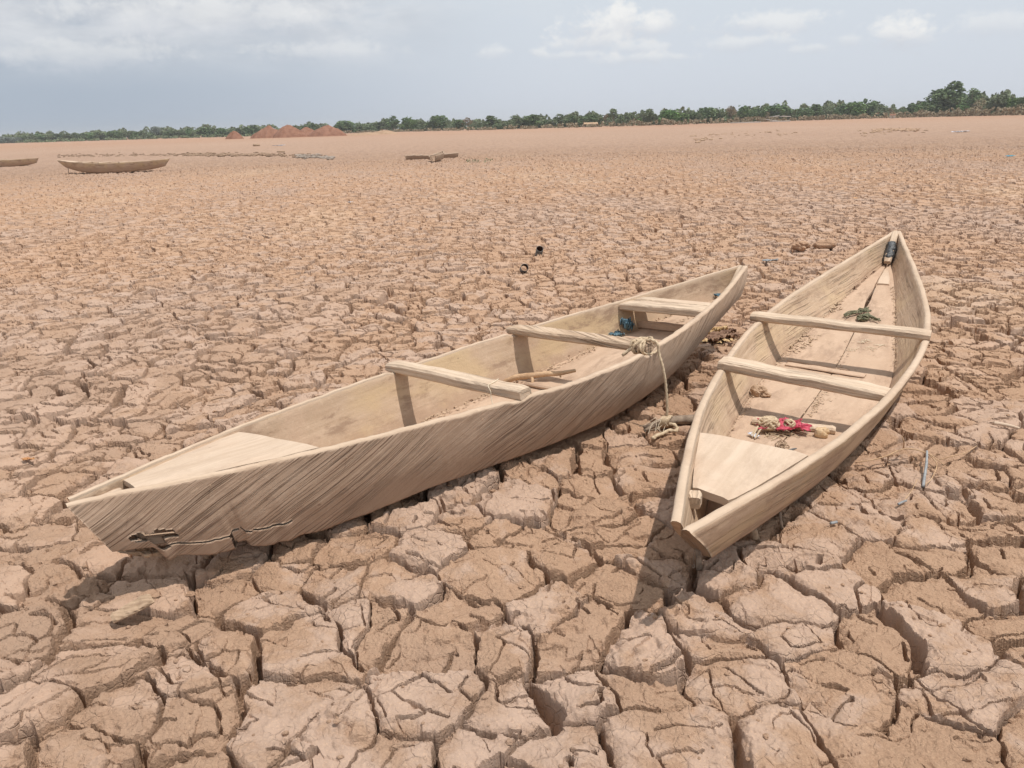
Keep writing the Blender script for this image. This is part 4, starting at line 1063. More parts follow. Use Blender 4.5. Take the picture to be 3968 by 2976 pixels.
# white roots / string on the floor
parts = []
for (x, y, n_, ll) in ((3360, 1320, 7, .07), (3370, 1350, 8, .05), (3310, 1355, 5, .08), (3420, 1335, 4, .08), (3345, 1322, 5, .05)):
    for i in range(n_):
        a_ = fl(B, x + r_.uniform(-14, 14), y + r_.uniform(-6, 6), .006); an = r_.uniform(0, 6.28)
        b_ = a_ + arr(math.cos(an) * ll, math.sin(an) * ll * .6, .002) * r_.uniform(.4, 1); parts.append(tube(None, [a_, (a_ + b_) / 2 + r_.uniform(-.012, .012, 3) * arr(1, 1, .2), b_], .0018, None, k=5, res=4))
V, F = join_vf(parts)
tag(mesh('pale_rootlets', V, F, M['string'], smooth=True), 'thin white rootlets strewn on the floor of the right canoe behind the rear cross bar', 'roots', kind='stuff')
flakes('mud_flakes', B, [(2812, 1700), (2852, 1630), (2887, 1580), (2917, 1528), (2964, 1456), (3034, 1388), (3129, 1280), (3215, 1212), (3297, 1121), (3369, 1053)], 420, .0065, M['flake'], 'crumbs of dried mud along the left seam of the right canoe floor', 6, spread=.012)
flakes('mud_flakes', B, [(3460, 1110), (3467, 1203), (3470, 1257), (3468, 1393), (3455, 1440)], 220, .006, M['flake'], 'crumbs of dried mud along the right seam of the right canoe floor', 7, spread=.010)
flakes('mud_flakes', B, [(3245, 1560), (3190, 1540), (3140, 1610), (3170, 1560), (3260, 1400), (3285, 1350), (3290, 1310)], 150, .0075, M['flake'], 'crumbs of dried mud along the middle crack of the right canoe floor', 8, spread=.014)
flakes('mud_flakes', B, [(3070, 1360), (3110, 1335), (3140, 1300)], 60, .012, M['flake'], 'curled mud flakes on the left of the right canoe floor behind the rear cross bar', 9, spread=.03)
flakes('mud_flakes', B, [(3225, 1210), (3240, 1180), (3250, 1165)], 50, .014, M['flake'], 'pale curled mud flakes near the stern of the right canoe', 10, spread=.02)
flakes('leaf_litter', B, [(3300, 1125), (3330, 1095), (3360, 1065), (3398, 1045)], 70, .012, M['flake_dark'], 'dark leaf litter along the left seam at the stern of the right canoe', 11, cat='litter', spread=.012)

# ------------------------------------------------------------------ things on the lake bed
def gtube(name, pxs, rad, mat, label, cat, lift=.01, k=7, res=5, group=None, noise=.1, lifts=None, **kw):
    pts = []
    for i, (x, y) in enumerate(pxs):
        v = on_ground(x, y, (lifts[i] if lifts else lift)); v[2] += (lifts[i] if lifts else lift); pts.append(v)
    o = tag(tube(name, pts, rad, mat, k=k, res=res, noise=noise, **kw), label, cat, group); recenter(o, pts[len(pts) // 2]); return o
def grock(x, y, size, seed, mat, name, label, cat, group=None, flat=.7, rough=.45, sink=.25, nu=16, nv=10):
    v = on_ground(x, y); sz = np.broadcast_to(np.asarray(size, float), (3,)); c_ = v + arr(0, 0, sz[2] * flat * (1 - sink))
    V, F = rock(c_, size, seed, nu, nv, rough, flat); o = tag(mesh(name, V, F, mat), label, cat, group); recenter(o, c_); return o
# pipe stubs sticking out of the mud
def pipe(x, y, axis, r, ln, label, seed):
    c0 = on_ground(x, y); ax = arr(*axis); ax /= np.linalg.norm(ax); a_ = np.cross(ax, [0, 0, 1.0]); a_ /= np.linalg.norm(a_); b_ = np.cross(a_, ax)
    k = 28; c0 = c0 + arr(0, 0, r * (.9 if seed == 2 else .3)); V = []; R = empty('pipe_stub', tuple(c0)); tag(R, label, 'pipe', 'pipe stubs in the mud')
    for (rr, h) in ((r, -ln * .6), (r, ln * .5), (r * .97, ln * .52), (r * .90, ln * .52), (r * .88, ln * .48), (r * .88, -ln * .4)):
        V.append([ax * h + (a_ * math.cos(t) + b_ * math.sin(t)) * rr for t in np.linspace(0, 2 * math.pi, k, endpoint=False)])
    V = np.array(V); n = 6; V = V.reshape(-1, 3)
    F = [(j * k + i, j * k + (i + 1) % k, (j + 1) * k + (i + 1) % k, (j + 1) * k + i) for j in range(3) for i in range(k)]
    mesh('pipe_wall', V, F, M['pipe'], R, smooth=True)
    F = [(j * k + i, j * k + (i + 1) % k, (j + 1) * k + (i + 1) % k, (j + 1) * k + i) for j in range(3, 5) for i in range(k)]
    mesh('inner_wall', V, F, M['pipe_in'], R, smooth=True)
pipe(2089, 986, (.15, -1.0, 1), .046, .16, 'upper grey pipe stub standing out of the mud, its open end facing up', 1)
pipe(2031, 1056, (.10, -1, .38), .044, .12, 'lower pipe stub half buried in the mud, its dark brown mouth facing the camera', 2)
# clods behind the right boat
grock(3102, 968, (.11, .085, .085), 3, M['gnd'], 'mud_clod', 'dark clay clod behind the right canoe, left of the bigger clod', 'clod')
grock(3192, 962, (.14, .10, .10), 6, M['gnd'], 'mud_clod', 'biggest clay clod lying behind the right canoe', 'clod')
o = tag(rag('blue_plastic', on_ground(2990, 1016) + arr(0, 0, .01), .085, .03, .02, M['cable'], 31, n=18), 'grey-blue plastic scrap on the mud between the two canoe sterns', 'plastic')
# crumpled brown sheet between the boats
for i, (x, y, su, sv, mt, lb) in enumerate(((2795, 1322, .14, .065, 'flake_dark', 'crumpled dark brown dried sheet on the mud between the two canoes'), (2770, 1298, .10, .05, 'leafdead', 'crumpled pale yellow sheet behind the dark brown one between the canoes'))):
    g = on_ground(x, y)
    tag(rag('dried_sheet', g + arr(0, 0, .0), su, sv, .055, M[mt], 40 + i, n=40, yaw=.5), lb, 'dried sheet')
r_ = np.random.default_rng(8)
Q = []
for i in range(110):
    v = on_ground(2800 + r_.normal(0, 30), 1312 + r_.normal(0, 14)) if i < 70 else on_ground(2730 + r_.normal(0, 18), 1320 + r_.normal(0, 12))
    a = r_.uniform(0, 6.28); s_ = r_.uniform(.008, .022); u_ = arr(math.cos(a), math.sin(a), r_.uniform(-.4, .4)) * s_; w_ = arr(-math.sin(a), math.cos(a), r_.uniform(-.5, .5)) * s_ * .5; c_ = v + arr(0, 0, .012)
    Q.append([c_ - u_ - w_, c_ + u_ - w_, c_ + u_ + w_, c_ - u_ + w_])
tag(quads_mesh('leaf_litter', np.array(Q), M['leafdead']), 'scattered dry leaves round the crumpled sheets between the canoes', 'litter', kind='stuff')
# wood splinters below the broken bow
p0, p1 = on_ground(440, 2425), on_ground(602, 2368)
p0[2] += .02; p1[2] += .05
o = tag(beam('broken_board', p0, p1, .055, .016, M['old'], seed=50, n=14, rough=.006, chamfer=.004, taper=-.2), 'pale broken board end on the mud in the shadow of the long canoe bow', 'board'); recenter(o, p0)
for i, (x0, y0, x1, y1, wd) in enumerate(((455, 2132, 585, 2155, .035), (500, 2134, 640, 2132, .03), (520, 2150, 650, 2150, .03))):
    a_ = bp_(B1, x0, y0, .10 - .012 * i); b_ = bp_(B1, x1, y1, .085 - .012 * i)
    o = tag(beam('rotten_splinter', a_, b_, wd, .014, M['old'], seed=60 + i, n=12, rough=.012, chamfer=.003, taper=.4),
            ('topmost rotten splinter hanging below the hole in the long canoe bow', 'middle rotten splinter below the hole in the long canoe bow', 'lowest rotten splinter below the hole in the long canoe bow')[i], 'splinter', 'rotten splinters under the long canoe bow'); recenter(o, a_)
# twigs
gtube('twig', [(3315, 1792), (3380, 1782), (3440, 1765), (3490, 1742), (3540, 1740), (3600, 1760), (3645, 1790), (3668, 1812)], [.0025, .003, .0035, .0035, .003, .002, .0015], M['stick'], 'longest arched brown twig on the mud right of the right canoe', 'twig', lift=.03, lifts=[.01, .03, .04, .05, .05, .04, .02, .01])
gtube('twig', [(3500, 1742), (3503, 1712), (3494, 1690)], [.0035, .003, .002], M['stick'], 'short upright shoot at the bend of the arched twig', 'twig', lifts=[.03, .09, .12])
gtube('twig', [(3600, 1762), (3630, 1800), (3612, 1850), (3585, 1880)], [.0025, .0025, .002], M['stick'], 'thin curved twig beside the upright grey stake right of the right canoe', 'twig', lifts=[.02, .04, .03, .01])
gtube('twig', [(3640, 1782), (3690, 1768), (3740, 1752), (3785, 1730)], [.0025, .002, .0015], M['stick'], 'twig running to the right of the arched twig', 'twig', lifts=[.02, .03, .02, .01])
gtube('twig', [(3555, 1858), (3530, 1905), (3505, 1940)], [.0018, .0018, .002], M['stick'], 'thin twig leading down to a blue-grey cable end', 'twig', lifts=[.02, .02, .01])
gtube('stake', [(3577, 1885), (3584, 1835), (3590, 1795), (3592, 1748)], [.0065, .0065, .006, .005], M['cable'], 'grey-blue stake slanting out of the mud right of the right canoe', 'stake', lifts=[.0, .02, .04, .06], k=9)
gtube('cable_end', [(3480, 1954), (3495, 1946), (3512, 1940)], .005, M['cable'], 'blue-grey cable end on the mud at the foot of the thin twig', 'cable end', lift=.012, group='grey cable ends on the mud')
gtube('cable_end', [(3218, 2028), (3230, 2025), (3243, 2022)], .006, M['cable'], 'grey cable end on the mud below the right side of the right canoe', 'cable end', lift=.012, group='grey cable ends on the mud')
gtube('stick', [(3850, 1640), (3880, 1643), (3915, 1650), (3950, 1660)], [.010, .010, .009, .006], M['deck'], 'pale flat stick on the mud near the right edge of the photo', 'stick', lift=.02)
gtube('twig', [(3300, 1480), (3360, 1455), (3420, 1440)][::-1], [.003, .003], M['stick'], 'thin dry stalk on the mud beside the right canoe', 'twig', lift=.01) if False else None
gtube('stick', [(2705, 2130), (2708, 2165), (2710, 2205)], [.010, .011, .012], M['grey_stick'], 'short stick standing under the bow of the right canoe', 'stick', lifts=[.08, .04, -.01], k=9)
gtube('wire_loop', [(2690, 2130), (2688, 2160), (2690, 2185), (2683, 2192), (2686, 2200), (2692, 2193), (2690, 2184)], .0016, M['grey_stick'], 'thin wire loop hanging under the bow of the right canoe', 'wire', lifts=[.09, .055, .03, .022, .015, .022, .03], k=5)
gtube('stick', [(3022, 1985), (3026, 2020), (3029, 2048)], [.006, .006, .007], M['grey_stick'], 'thin dark peg in the mud by the right side of the right canoe', 'stick', lifts=[.06, .03, -.01], k=7)
gtube('stick', [(2918, 2050), (2925, 2075), (2932, 2085)], [.014, .016, .012], M['old'], 'knobbly root stub under the right side of the right canoe bow', 'root stub', lifts=[.05, .02, .0], k=8, noise=.3)
g = on_ground(113, 1787)
tag(rag('dry_leaf', g + arr(0, 0, .006), .028, .014, .012, mat_plain('orange leaf', (.38, .17, .07), (.50, .26, .12), 40), 51, n=14, yaw=.2), 'small orange dry leaf on the mud at the left edge', 'leaf')
gtube('twig', [(2010, 2180), (2040, 2172), (2075, 2160)], [.004, .004, .002], M['stick'], 'small twig', 'twig') if False else None
gtube('stick', [(1928, 673), (1945, 675), (1965, 678)], [.02, .02, .015], M['deck'], 'pale stick lying on the lake bed right of the short tilted canoe', 'stick', lift=.02, res=2)
for (x, y, su, mt, lb, ct) in ((3914, 608, .13, 'blue', 'bright blue plastic bag on the far lake bed near the right edge', 'plastic'), (3315, 770, .06, 'leafdead', 'small orange scrap on the lake bed behind the right canoe', 'scrap'),
                               (2891, 642, .10, 'stone', 'small yellow scrap on the far lake bed above the right canoe', 'scrap'), (1358, 786, .05, 'plastic', 'small white scrap on the lake bed left of the pipe stubs', 'scrap'),
                               (3726, 514, .55, 'plastic', 'white sheet lying far off near the right shore', 'sheet'), (1080, 566, .55, 'plastic', 'white patch of plastic far off below the red mounds', 'sheet'), (1560, 600, .01, 'plastic', None, None)):
    if lb is None: continue
    p_ = at(x, y, 0); p_[2] = float(ground_base(p_[0], p_[1])) + (0.0 if su < .3 else .01)
    mm_ = M[mt]
    if lb.startswith('bright'): mm_ = mat_plain('bright blue', (.03, .24, .36), (.08, .40, .55), 10)
    if lb.startswith('small orange'): mm_ = mat_plain('orange scrap', (.5, .25, .1), (.62, .36, .17), 10)
    tag(rag('scrap', p_, su, su * .6, su * .35 if su < .3 else .10, mm_, int(x) % 97, n=14), lb, ct)
# logs far off
for (x, y, ln, r__, a, lb) in ((994, 566, .80, .15, 0.05, 'short dark log far off below the red mounds'), (1089, 591, .70, .06, -.25, 'thin dark log far off, nearer than the short dark log')):
    p_ = at(x, y, 0); g = float(ground_base(p_[0], p_[1])); d_ = arr(math.cos(a), math.sin(a), 0) * ln / 2; c_ = arr(p_[0], p_[1], g + r__ * .8)
    o = tag(tube('log', [c_ - d_, c_, c_ + d_], r__, M['old'], k=12, noise=.06, smooth=True), lb, 'log'); recenter(o, c_)
# ridge of rubble and a heap of grey stones
def rubble(pxs, n, size, mat, label, seed, sy, name='rubble', cat='rubble'):
    r_ = np.random.default_rng(seed); parts = []
    P = np.array(pxs, float)
    for i in range(n):
        u = r_.uniform(0, len(P) - 1); k = int(u); t = u - k; x, y = P[k] * (1 - t) + P[min(k + 1, len(P) - 1)] * t
        p_ = at(x, y + r_.normal(0, sy), 0); g = float(ground_base(p_[0], p_[1])); s_ = size * r_.uniform(.35, 1.4)
        parts.append(rock((p_[0], p_[1], g + s_ * .2), (s_ * r_.uniform(.8, 1.8), s_, s_ * .55), int(r_.integers(1, 900)), 6, 4, .5, .7))
    V, F = join_vf(parts)
    return tag(mesh(name, V, F, mat), label, cat, kind='stuff')
rubble([(225, 604), (420, 602), (620, 600), (800, 600), (1000, 600), (1240, 604)], 420, .10, M['dark_clod'], 'low ridge of broken clods crossing the far lake bed', 3, 3.0)
rubble([(720, 599), (860, 601), (1050, 599)], 260, .14, M['dark_clod'], 'denser heap of clods in the middle of the far ridge', 4, 2.6)
rubble([(1150, 607), (1230, 606), (1290, 613)], 260, .11, mat_plain('grey stone', (.22, .185, .155), (.36, .30, .255), 3), 'patch of grey stones on the far lake bed above the middle canoes', 5, 3.2, name='stones', cat='stones')
rubble([(2680, 540), (2800, 525), (3050, 518), (3600, 510)], 90, .13, M['clod'], 'scattered clods on the far lake bed at the right', 6, 8)
rubble([(3380, 508), (3480, 503), (3560, 506)], 200, .16, mat_plain('pale clod', (.37, .25, .17), (.45, .31, .215), 3), 'pale broken patch of ground far off at the right', 7, 3)
# small clods lying about near the boats
def crumbs():
    r_ = np.random.default_rng(21); parts = []
    n = 1500
    rr = 1.4 + 9.0 * r_.uniform(0, 1, n) ** 1.3; th = r_.uniform(-.78, .78, n)
    x, y = rr * np.sin(th), rr * np.cos(th); z, _, _ = ground_h(x, y)
    for i in range(n):
        s_ = min(r_.gamma(1.6, .0026) + .002, .016)
        parts.append(rock((x[i], y[i], float(z[i]) + s_ * .3), (s_ * r_.uniform(.8, 1.5), s_, s_ * .8), int(r_.integers(1, 900)), 6, 4, .5, .8))
    V, F = join_vf(parts)
    tag(mesh('clay_crumbs', V, F, M['gnd']), 'loose clay crumbs strewn over the cracked mud', 'crumbs', kind='stuff')
crumbs()

# ------------------------------------------------------------------ earth mounds
def dist_of(x, y_base):
    hz = 485.0 + (1984 - x) * 0.03064
    return 1.6 * F_PX / max(y_base - hz, 1.0)
def ground_dir(x, D):
    r = ray(x, 485.0 + (1984 - x) * 0.03064); r = r / np.hypot(r[0], r[1]); return arr(r[0] * D, r[1] * D, 0)
def mound(xl, xr, peak, ytop, D, mat, label, group, seed, depth=.8):
    c0 = ground_dir(peak, D); sc = D / float(np.linalg.norm(ray(peak, 505.0)))
    wl, wr = (peak - xl) * sc * 1.08, (xr - peak) * sc * 1.08
    ybase = 485 + (1984 - peak) * .03064 + 1.6 * F_PX / D; h = (ybase - ytop) * sc
    side = np.cross(c0 / np.linalg.norm(c0), [0, 0, 1.0])
    n = 56; V = []; F = []
    u, v = np.meshgrid(np.linspace(-1.15, 1.15, n), np.linspace(-1.15, 1.15, n), indexing='ij')
    rad = np.hypot(u, v); an = np.arctan2(v, u)
    rr = rad * (1 + (fbm(np.cos(an) * 1.5 + seed, np.sin(an) * 1.5, seed, 2) - .5) * .35)
    z = h * np.clip(1 - rr, -.05, 1) ** .92 * (1.04 - .06 * np.exp(-(rr / .12) ** 2))
    z = h * .97 * (1 - np.clip(rr, 0, 2) ** 1.55); z = np.where(rr > .92, np.minimum(z, h * .08 * (1.02 - rr)), z)
    z = z + (fbm(u * 3.2 + seed, v * 3.2, seed + 3, 5, .6) - .5) * h * .34 * np.clip(1.15 - rr, 0, 1)
    sx = np.where(u < 0, wl, wr)
    dpt = (wl + wr) / 2 * depth
    fw_ = c0 / np.linalg.norm(c0)
    P = c0[None, None] + side[None, None] * (u * sx)[..., None] + fw_[None, None] * (v * dpt)[..., None]; P[..., 2] = z
    V = P.reshape(-1, 3); F = [(i * n + j, (i + 1) * n + j, (i + 1) * n + j + 1, i * n + j + 1) for i in range(n - 1) for j in range(n - 1)]
    o = tag(mesh('earth_mound', V, F, mat, smooth=True), label, 'mound', group); recenter(o, tuple(c0)); bm_fix(o)
    return o
M['laterite'] = mat_plain('red earth', (0.215, 0.105, 0.068), (0.290, 0.150, 0.100), .8, rough=.95, bump=.25, bscale=2.5)
M['tanearth'] = mat_plain('tan earth', (0.33, 0.215, 0.140), (0.40, 0.27, 0.18), .8, rough=.95, bump=.2, bscale=2.5)
gR = 'heaps of red earth at the far shore'
mound(872, 942, 907, 505, 262, M['laterite'], 'smallest red earth heap, standing apart at the left end of the row', gR, 1)
mound(975, 1110, 1044, 489, 255, M['laterite'], 'first large red heap from the left, joined to the next', gR, 2)
mound(1055, 1190, 1117, 484.5, 250, M['laterite'], 'second large red heap, peaked in the middle of the row', gR, 3)
mound(1140, 1240, 1188, 493, 268, M['laterite'], 'lower red heap set back between the two tallest', gR, 4)
mound(1190, 1340, 1270, 484, 250, M['laterite'], 'widest tall red heap at the right end of the row', gR, 5)
mound(1340, 1480, 1425, 511, 258, M['tanearth'], 'low tan earth heap right of the red heaps, its left half', 'low tan heaps', 6)
mound(1420, 1545, 1492, 503, 262, M['tanearth'], 'low tan earth heap right of the red heaps, its higher right half', 'low tan heaps', 7)

# ------------------------------------------------------------------ trees of the shore
L1 = mat_leaf('leaves dark', (0.085, 0.135, 0.060), (0.160, 0.225, 0.100))
L2 = mat_leaf('leaves fresh', (0.090, 0.160, 0.050), (0.150, 0.230, 0.075))
L3 = mat_leaf('leaves grey green', (0.125, 0.165, 0.090), (0.200, 0.240, 0.135))
L4 = mat_leaf('dry brush', (0.185, 0.145, 0.095), (0.290, 0.230, 0.155))
L5 = mat_leaf('leaves hazy', (0.190, 0.225, 0.200), (0.260, 0.290, 0.255))  # pale blue-grey: distance haze mixed into the leaf colour
BK = mat_plain('bark', (0.14, 0.11, 0.085), (0.26, 0.21, 0.165), 3)
def crown_quads(lobes, n, leaf, seed):
    r_ = np.random.default_rng(seed); Q = []
    vol = np.array([l[3] * l[4] for l in lobes]); vol = vol / vol.sum()
    for l, f in zip(lobes, vol):
        k = int(n * f)
        d = r_.normal(size=(k, 3)); d /= np.linalg.norm(d, axis=1)[:, None]
        rr = r_.uniform(.35, 1.0, k) ** .55 * (1 + .30 * (fb1(d[:, 0] * 2.2 + seed, d[:, 1] * 2.2 + d[:, 2] * 1.7, seed, 3) - .5) * 2)
        c_ = np.array(l[:3]) + d * rr[:, None] * np.array([l[3], l[3], l[4]])
        keep = fb1(c_[:, 0] * 1.4 + seed, c_[:, 2] * 1.6 + c_[:, 1], seed + 9, 2) > .36
        c_ = c_[keep]; k = len(c_)
        a = r_.normal(size=(k, 3)); a /= np.linalg.norm(a, axis=1)[:, None]; b = np.cross(a, r_.normal(size=(k, 3))); b /= np.linalg.norm(b, axis=1)[:, None]
        s_ = leaf * r_.uniform(.5, 1.3, (k, 1))
        Q.append(np.stack([c_ - a * s_ - b * s_ * .7, c_ + a * s_ * .8 - b * s_ * .5, c_ + a * s_ + b * s_ * .7, c_ - a * s_ * .7 + b * s_ * .6], 1))
    return np.concatenate(Q)
def tree(name, lobes, mat, n, leaf, seed, trunk_h, trunk_r=.16):
    R = empty(name, (0, 0, 0))
    quads_mesh('crown', crown_quads(lobes, n, leaf, seed), mat, R)
    if trunk_h:
        parts = [tube(None, [(0, 0, -.2), (.05, 0, trunk_h * .5), (-.05, .05, trunk_h)], [trunk_r * 1.3, trunk_r, trunk_r * .8], None, k=7, res=3)]
        for l in lobes[:5]:
            parts.append(tube(None, [(-.05, .05, trunk_h * .9), (l[0] * .5, l[1] * .5, (trunk_h + l[2]) / 2), (l[0] * .9, l[1] * .9, l[2] + l[4] * .2)], [trunk_r * .6, trunk_r * .4, trunk_r * .15], None, k=5, res=3))
        V, F = join_vf(parts); mesh('trunk', V, F, BK, R, smooth=True)
    return R
# each kind is 6 m tall and 5 m wide before scaling
KIND = {
 'round': ('round_tree', [(0, 0, 3.6, 2.0, 1.9), (-1.3, .3, 2.9, 1.3, 1.3), (1.3, -.2, 3.1, 1.3, 1.4), (.4, .4, 4.7, 1.2, 1.1), (-.7, -.5, 4.4, 1.1, 1.0), (.2, -.9, 2.0, 1.6, 1.2)], 2200, .20, 1.2),
 'bushy': ('bushy_tree', [(-.9, 0, 2.6, 1.6, 2.0), (1.0, .2, 2.4, 1.6, 1.9), (0, -.3, 3.6, 1.4, 1.6), (.3, .2, 4.8, .9, 1.0), (-1.5, 0, 1.4, 1.2, 1.3), (1.6, 0, 1.3, 1.2, 1.2), (0, -.6, 1.2, 1.8, 1.2)], 2300, .21, .5),
 'tall': ('tall_tree', [(0, 0, 4.4, 1.2, 1.5), (-.5, .1, 3.3, 1.2, 1.2), (.7, 0, 3.7, 1.0, 1.1), (-.1, 0, 5.3, .8, .7), (.2, 0, 2.4, .9, .8)], 1300, .19, 2.4),
 'slim': ('slim_tree', [(0, 0, 4.9, 1.1, .9), (.8, 0, 4.2, .8, .7), (-.8, .1, 4.3, .8, .6), (.1, .1, 3.5, .6, .6)], 800, .19, 3.8),
 'airy': ('airy_tree', [(-.9, 0, 3.6, 1.1, .9), (.8, .2, 4.0, 1.1, 1.0), (0, 0, 4.9, .9, .8), (1.5, 0, 2.9, .8, .7), (-1.6, 0, 2.7, .9, .7), (0, .1, 2.4, 1.0, .7)], 900, .16, 2.2),
 'bush': ('brown_bush', [(0, 0, 1.8, 2.2, 2.0), (-1.4, 0, 1.4, 1.4, 1.6), (1.4, 0, 1.5, 1.4, 1.6), (0, 0, 3.6, 1.6, 1.9)], 1500, .15, 0),
 'big': ('big_tree', [(0, 0, 3.3, 2.2, 1.3), (-1.3, .3, 2.6, 1.3, 1.2), (1.4, -.2, 3.0, 1.2, 1.4), (.35, .2, 4.4, 1.5, 1.0), (.75, .2, 5.4, .8, .6), (-.6, -.6, 4.0, 1.1, .8), (.2, -.9, 1.7, 2.0, 1.1)], 5200, .15, 1.0),
}
PROTO = {}
def proto(kind, mat, v):
    key = (kind, mat.name, v)
    if key not in PROTO:
        nm, lobes, n, leaf, th_ = KIND[kind]; r_ = np.random.default_rng(v * 13 + len(kind))
        lb = [tuple(np.array(l) * (1 + r_.uniform(-.16, .16, 5))) for l in lobes]
        root = tree(nm, lb, mat, n, leaf, v * 17 + 5, th_)
        cm = [q for q in root.children if q.name.startswith('crown')][0].data; co = np.empty(len(cm.vertices) * 3, np.float32); cm.vertices.foreach_get('co', co); co = co.reshape(-1, 3)
        PROTO[key] = [root, False, float(np.percentile(co[:, 2], 99.5)), float(np.percentile(co[:, 0], 98) - np.percentile(co[:, 0], 2))]
    return PROTO[key]
def copy_tree(root):
    r = root.copy(); COL.objects.link(r)
    for ch in root.children:
        c_ = ch.copy(); COL.objects.link(c_); c_.parent = r
    return r
TG = 'trees along the far shore'
cnt = [0]
def put_tree(x, ytop, wpx, kind, mat, label, D=None, group=TG):
    """x, ytop, wpx: where the crown stands in the photograph; D: metres away"""
    cnt[0] += 1
    D = D or float(np.interp(x, [0, 150, 600, 900, 1300, 1550, 1900, 2150, 2400, 2600, 3000, 3330, 3640, 3968], [560, 560, 500, 440, 430, 420, 335, 340, 312, 300, 340, 360, 340, 290]))
    e = proto(kind, mat, cnt[0] % 3)
    if e[1]: o = copy_tree(e[0])
    else: o = e[0]; e[1] = True
    D += (cnt[0] * 37 % 11) * 1.2
    c_ = ground_dir(x, D); sc = D / float(np.linalg.norm(ray(x, 485.0 + (1984 - x) * 0.03064)))
    h = 1.6 + (485 + (1984 - x) * .03064 - ytop) * sc
    o.location = (c_[0], c_[1], -0.05)
    wd = 1.12 * wpx * sc / e[3]
    o.scale = (wd, wd, h / e[2])
    o.rotation_euler = (0, 0, (cnt[0] * 2.399) % 6.28)
    tag(o, label, 'bush' if kind == 'bush' else 'tree', group)
    return o
MM = {'1': L1, '2': L2, '3': L3, '4': L4, '5': L5}
GA = 'grey-green trees of the unbroken treeline left of the red heaps'
GB = 'green trees of the shore between the tan heap and the thatched shelter'
GC = 'green trees of the shore between the thatched shelter and the white poles'
GD = 'green trees of the shore right of the white poles'
GF = 'pale hazy trees at the far left edge'
TL = {GA: 'small grey-green tree in the unbroken low treeline left of the red earth heaps', GB: 'mid-sized green tree in the shore treeline between the tan heap and the thatched shelter',
      GC: 'mid-sized green tree in the shore treeline between the thatched shelter and the white poles', GD: 'mid-sized green tree in the shore treeline right of the white poles', GF: 'pale blue-grey tree fading into the air at the far left edge'}
# zoom origins: x0 of each strip of the photograph; each entry: x, top, width, kind, leaves, label
SHORT = {}
SIZE = {'round': 'round', 'bushy': 'bushy', 'tall': 'upright', 'slim': 'slim', 'airy': 'thin', 'bush': 'low'}
TINT = {'1': 'dark green', '2': 'fresh green', '3': 'grey-green', '4': 'brownish', '5': 'pale hazy'}
ORD = ('first', 'second', 'third', 'fourth')
USED = {}
def short(lb):
    q = lb.split()
    for k, wd in enumerate(q):
        if k > 1 and wd in ('in', 'standing', 'second', 'with', 'just', 'rising', 'left', 'right', 'at', 'showing', 'behind', 'above', 'below', 'leaning', 'towering', 'poking', 'out', 'near', 'near', 'alone', 'cut', 'of', 'within', 'clear'):
            return None, k
    return None, len(q)
def strip(x0, rows, g):
    rows = sorted(rows, key=lambda r: r[0])
    named = [(k, r[5]) for k, r in enumerate(rows) if len(r) > 5]
    for k, r in enumerate(rows):
        x, yt, wd, kd, mt = r[:5]; lb = r[5] if len(r) > 5 else None
        full = lb or TL[g]
        if lb is None and named:
            kn, nl = min(named, key=lambda q: abs(q[0] - k)); d_ = k - kn
            if 0 < abs(d_) <= 4:
                sh = ' '.join(nl.split()[:short(nl)[1]])
                cand = '%s %s tree, %s %s of the %s' % (SIZE[kd], TINT[mt], ORD[abs(d_) - 1], 'right' if d_ > 0 else 'left', sh)
                if len(cand.split()) <= 16 and cand not in USED: full = cand; USED[cand] = 1
        put_tree(x0 + x * .633, 300 + yt * .633, wd * .633, kd, MM[mt], full, group=(g if lb is None else TG))
strip(0, [(8, 363, 45, 'bushy', '5'), (45, 368, 45, 'round', '5'), (80, 369, 45, 'bushy', '5'), (112, 367, 40, 'round', '5')], GF)
strip(0, [(145, 356, 62, 'round', '3'), (198, 350, 66, 'bushy', '3'), (245, 345, 50, 'tall', '1', 'slightly taller dark tree near the left end of the unbroken treeline'), (288, 352, 60, 'bushy', '3'), (335, 346, 66, 'round', '3'), (385, 348, 58, 'bushy', '1'), (425, 345, 60, 'round', '3'), (468, 341, 66, 'bushy', '3'),
          (515, 342, 66, 'round', '3'), (560, 340, 58, 'bushy', '1'), (603, 335, 70, 'round', '3'), (650, 338, 60, 'bushy', '3'), (695, 330, 70, 'round', '1'), (742, 337, 60, 'bushy', '3'), (790, 329, 70, 'round', '3'), (835, 333, 60, 'bushy', '1'), (880, 331, 66, 'round', '3'),
          (926, 336, 60, 'bushy', '3'), (958, 305, 56, 'round', '5', 'pale round-crowned tree rising above the far-left treeline'), (1000, 334, 66, 'round', '3'), (1050, 326, 74, 'bushy', '1'), (1105, 322, 66, 'round', '3'), (1160, 316, 66, 'bushy', '1'), (1212, 321, 60, 'round', '3'),
          (1265, 309, 80, 'round', '1', 'broad darker tree left of the smallest red heap'), (1312, 314, 60, 'bushy', '3'), (1360, 311, 70, 'round', '1'), (1405, 318, 66, 'bushy', '3'), (1465, 312, 66, 'bushy', '3'), (1510, 306, 60, 'round', '1'),
          (1555, 293, 60, 'tall', '1', 'dark upright tree just left of the large red heaps'), (1600, 318, 60, 'bushy', '1')], GA)
strip(0, [(1648, 291, 55, 'airy', '3', 'thin tree top showing behind the first large red heap'), (1688, 299, 50, 'airy', '3', 'lower tree top showing between the first two large red heaps'), (1800, 297, 60, 'airy', '1', 'tree top showing behind the second large red heap'),
          (1872, 292, 80, 'round', '1', 'dark tree behind the low red heap, left of its neighbour'), (1915, 284, 70, 'bushy', '1', 'dark tree behind the low red heap, the taller of the two'), (1990, 305, 60, 'round', '3', 'tree hidden behind the widest red heap')], GA)
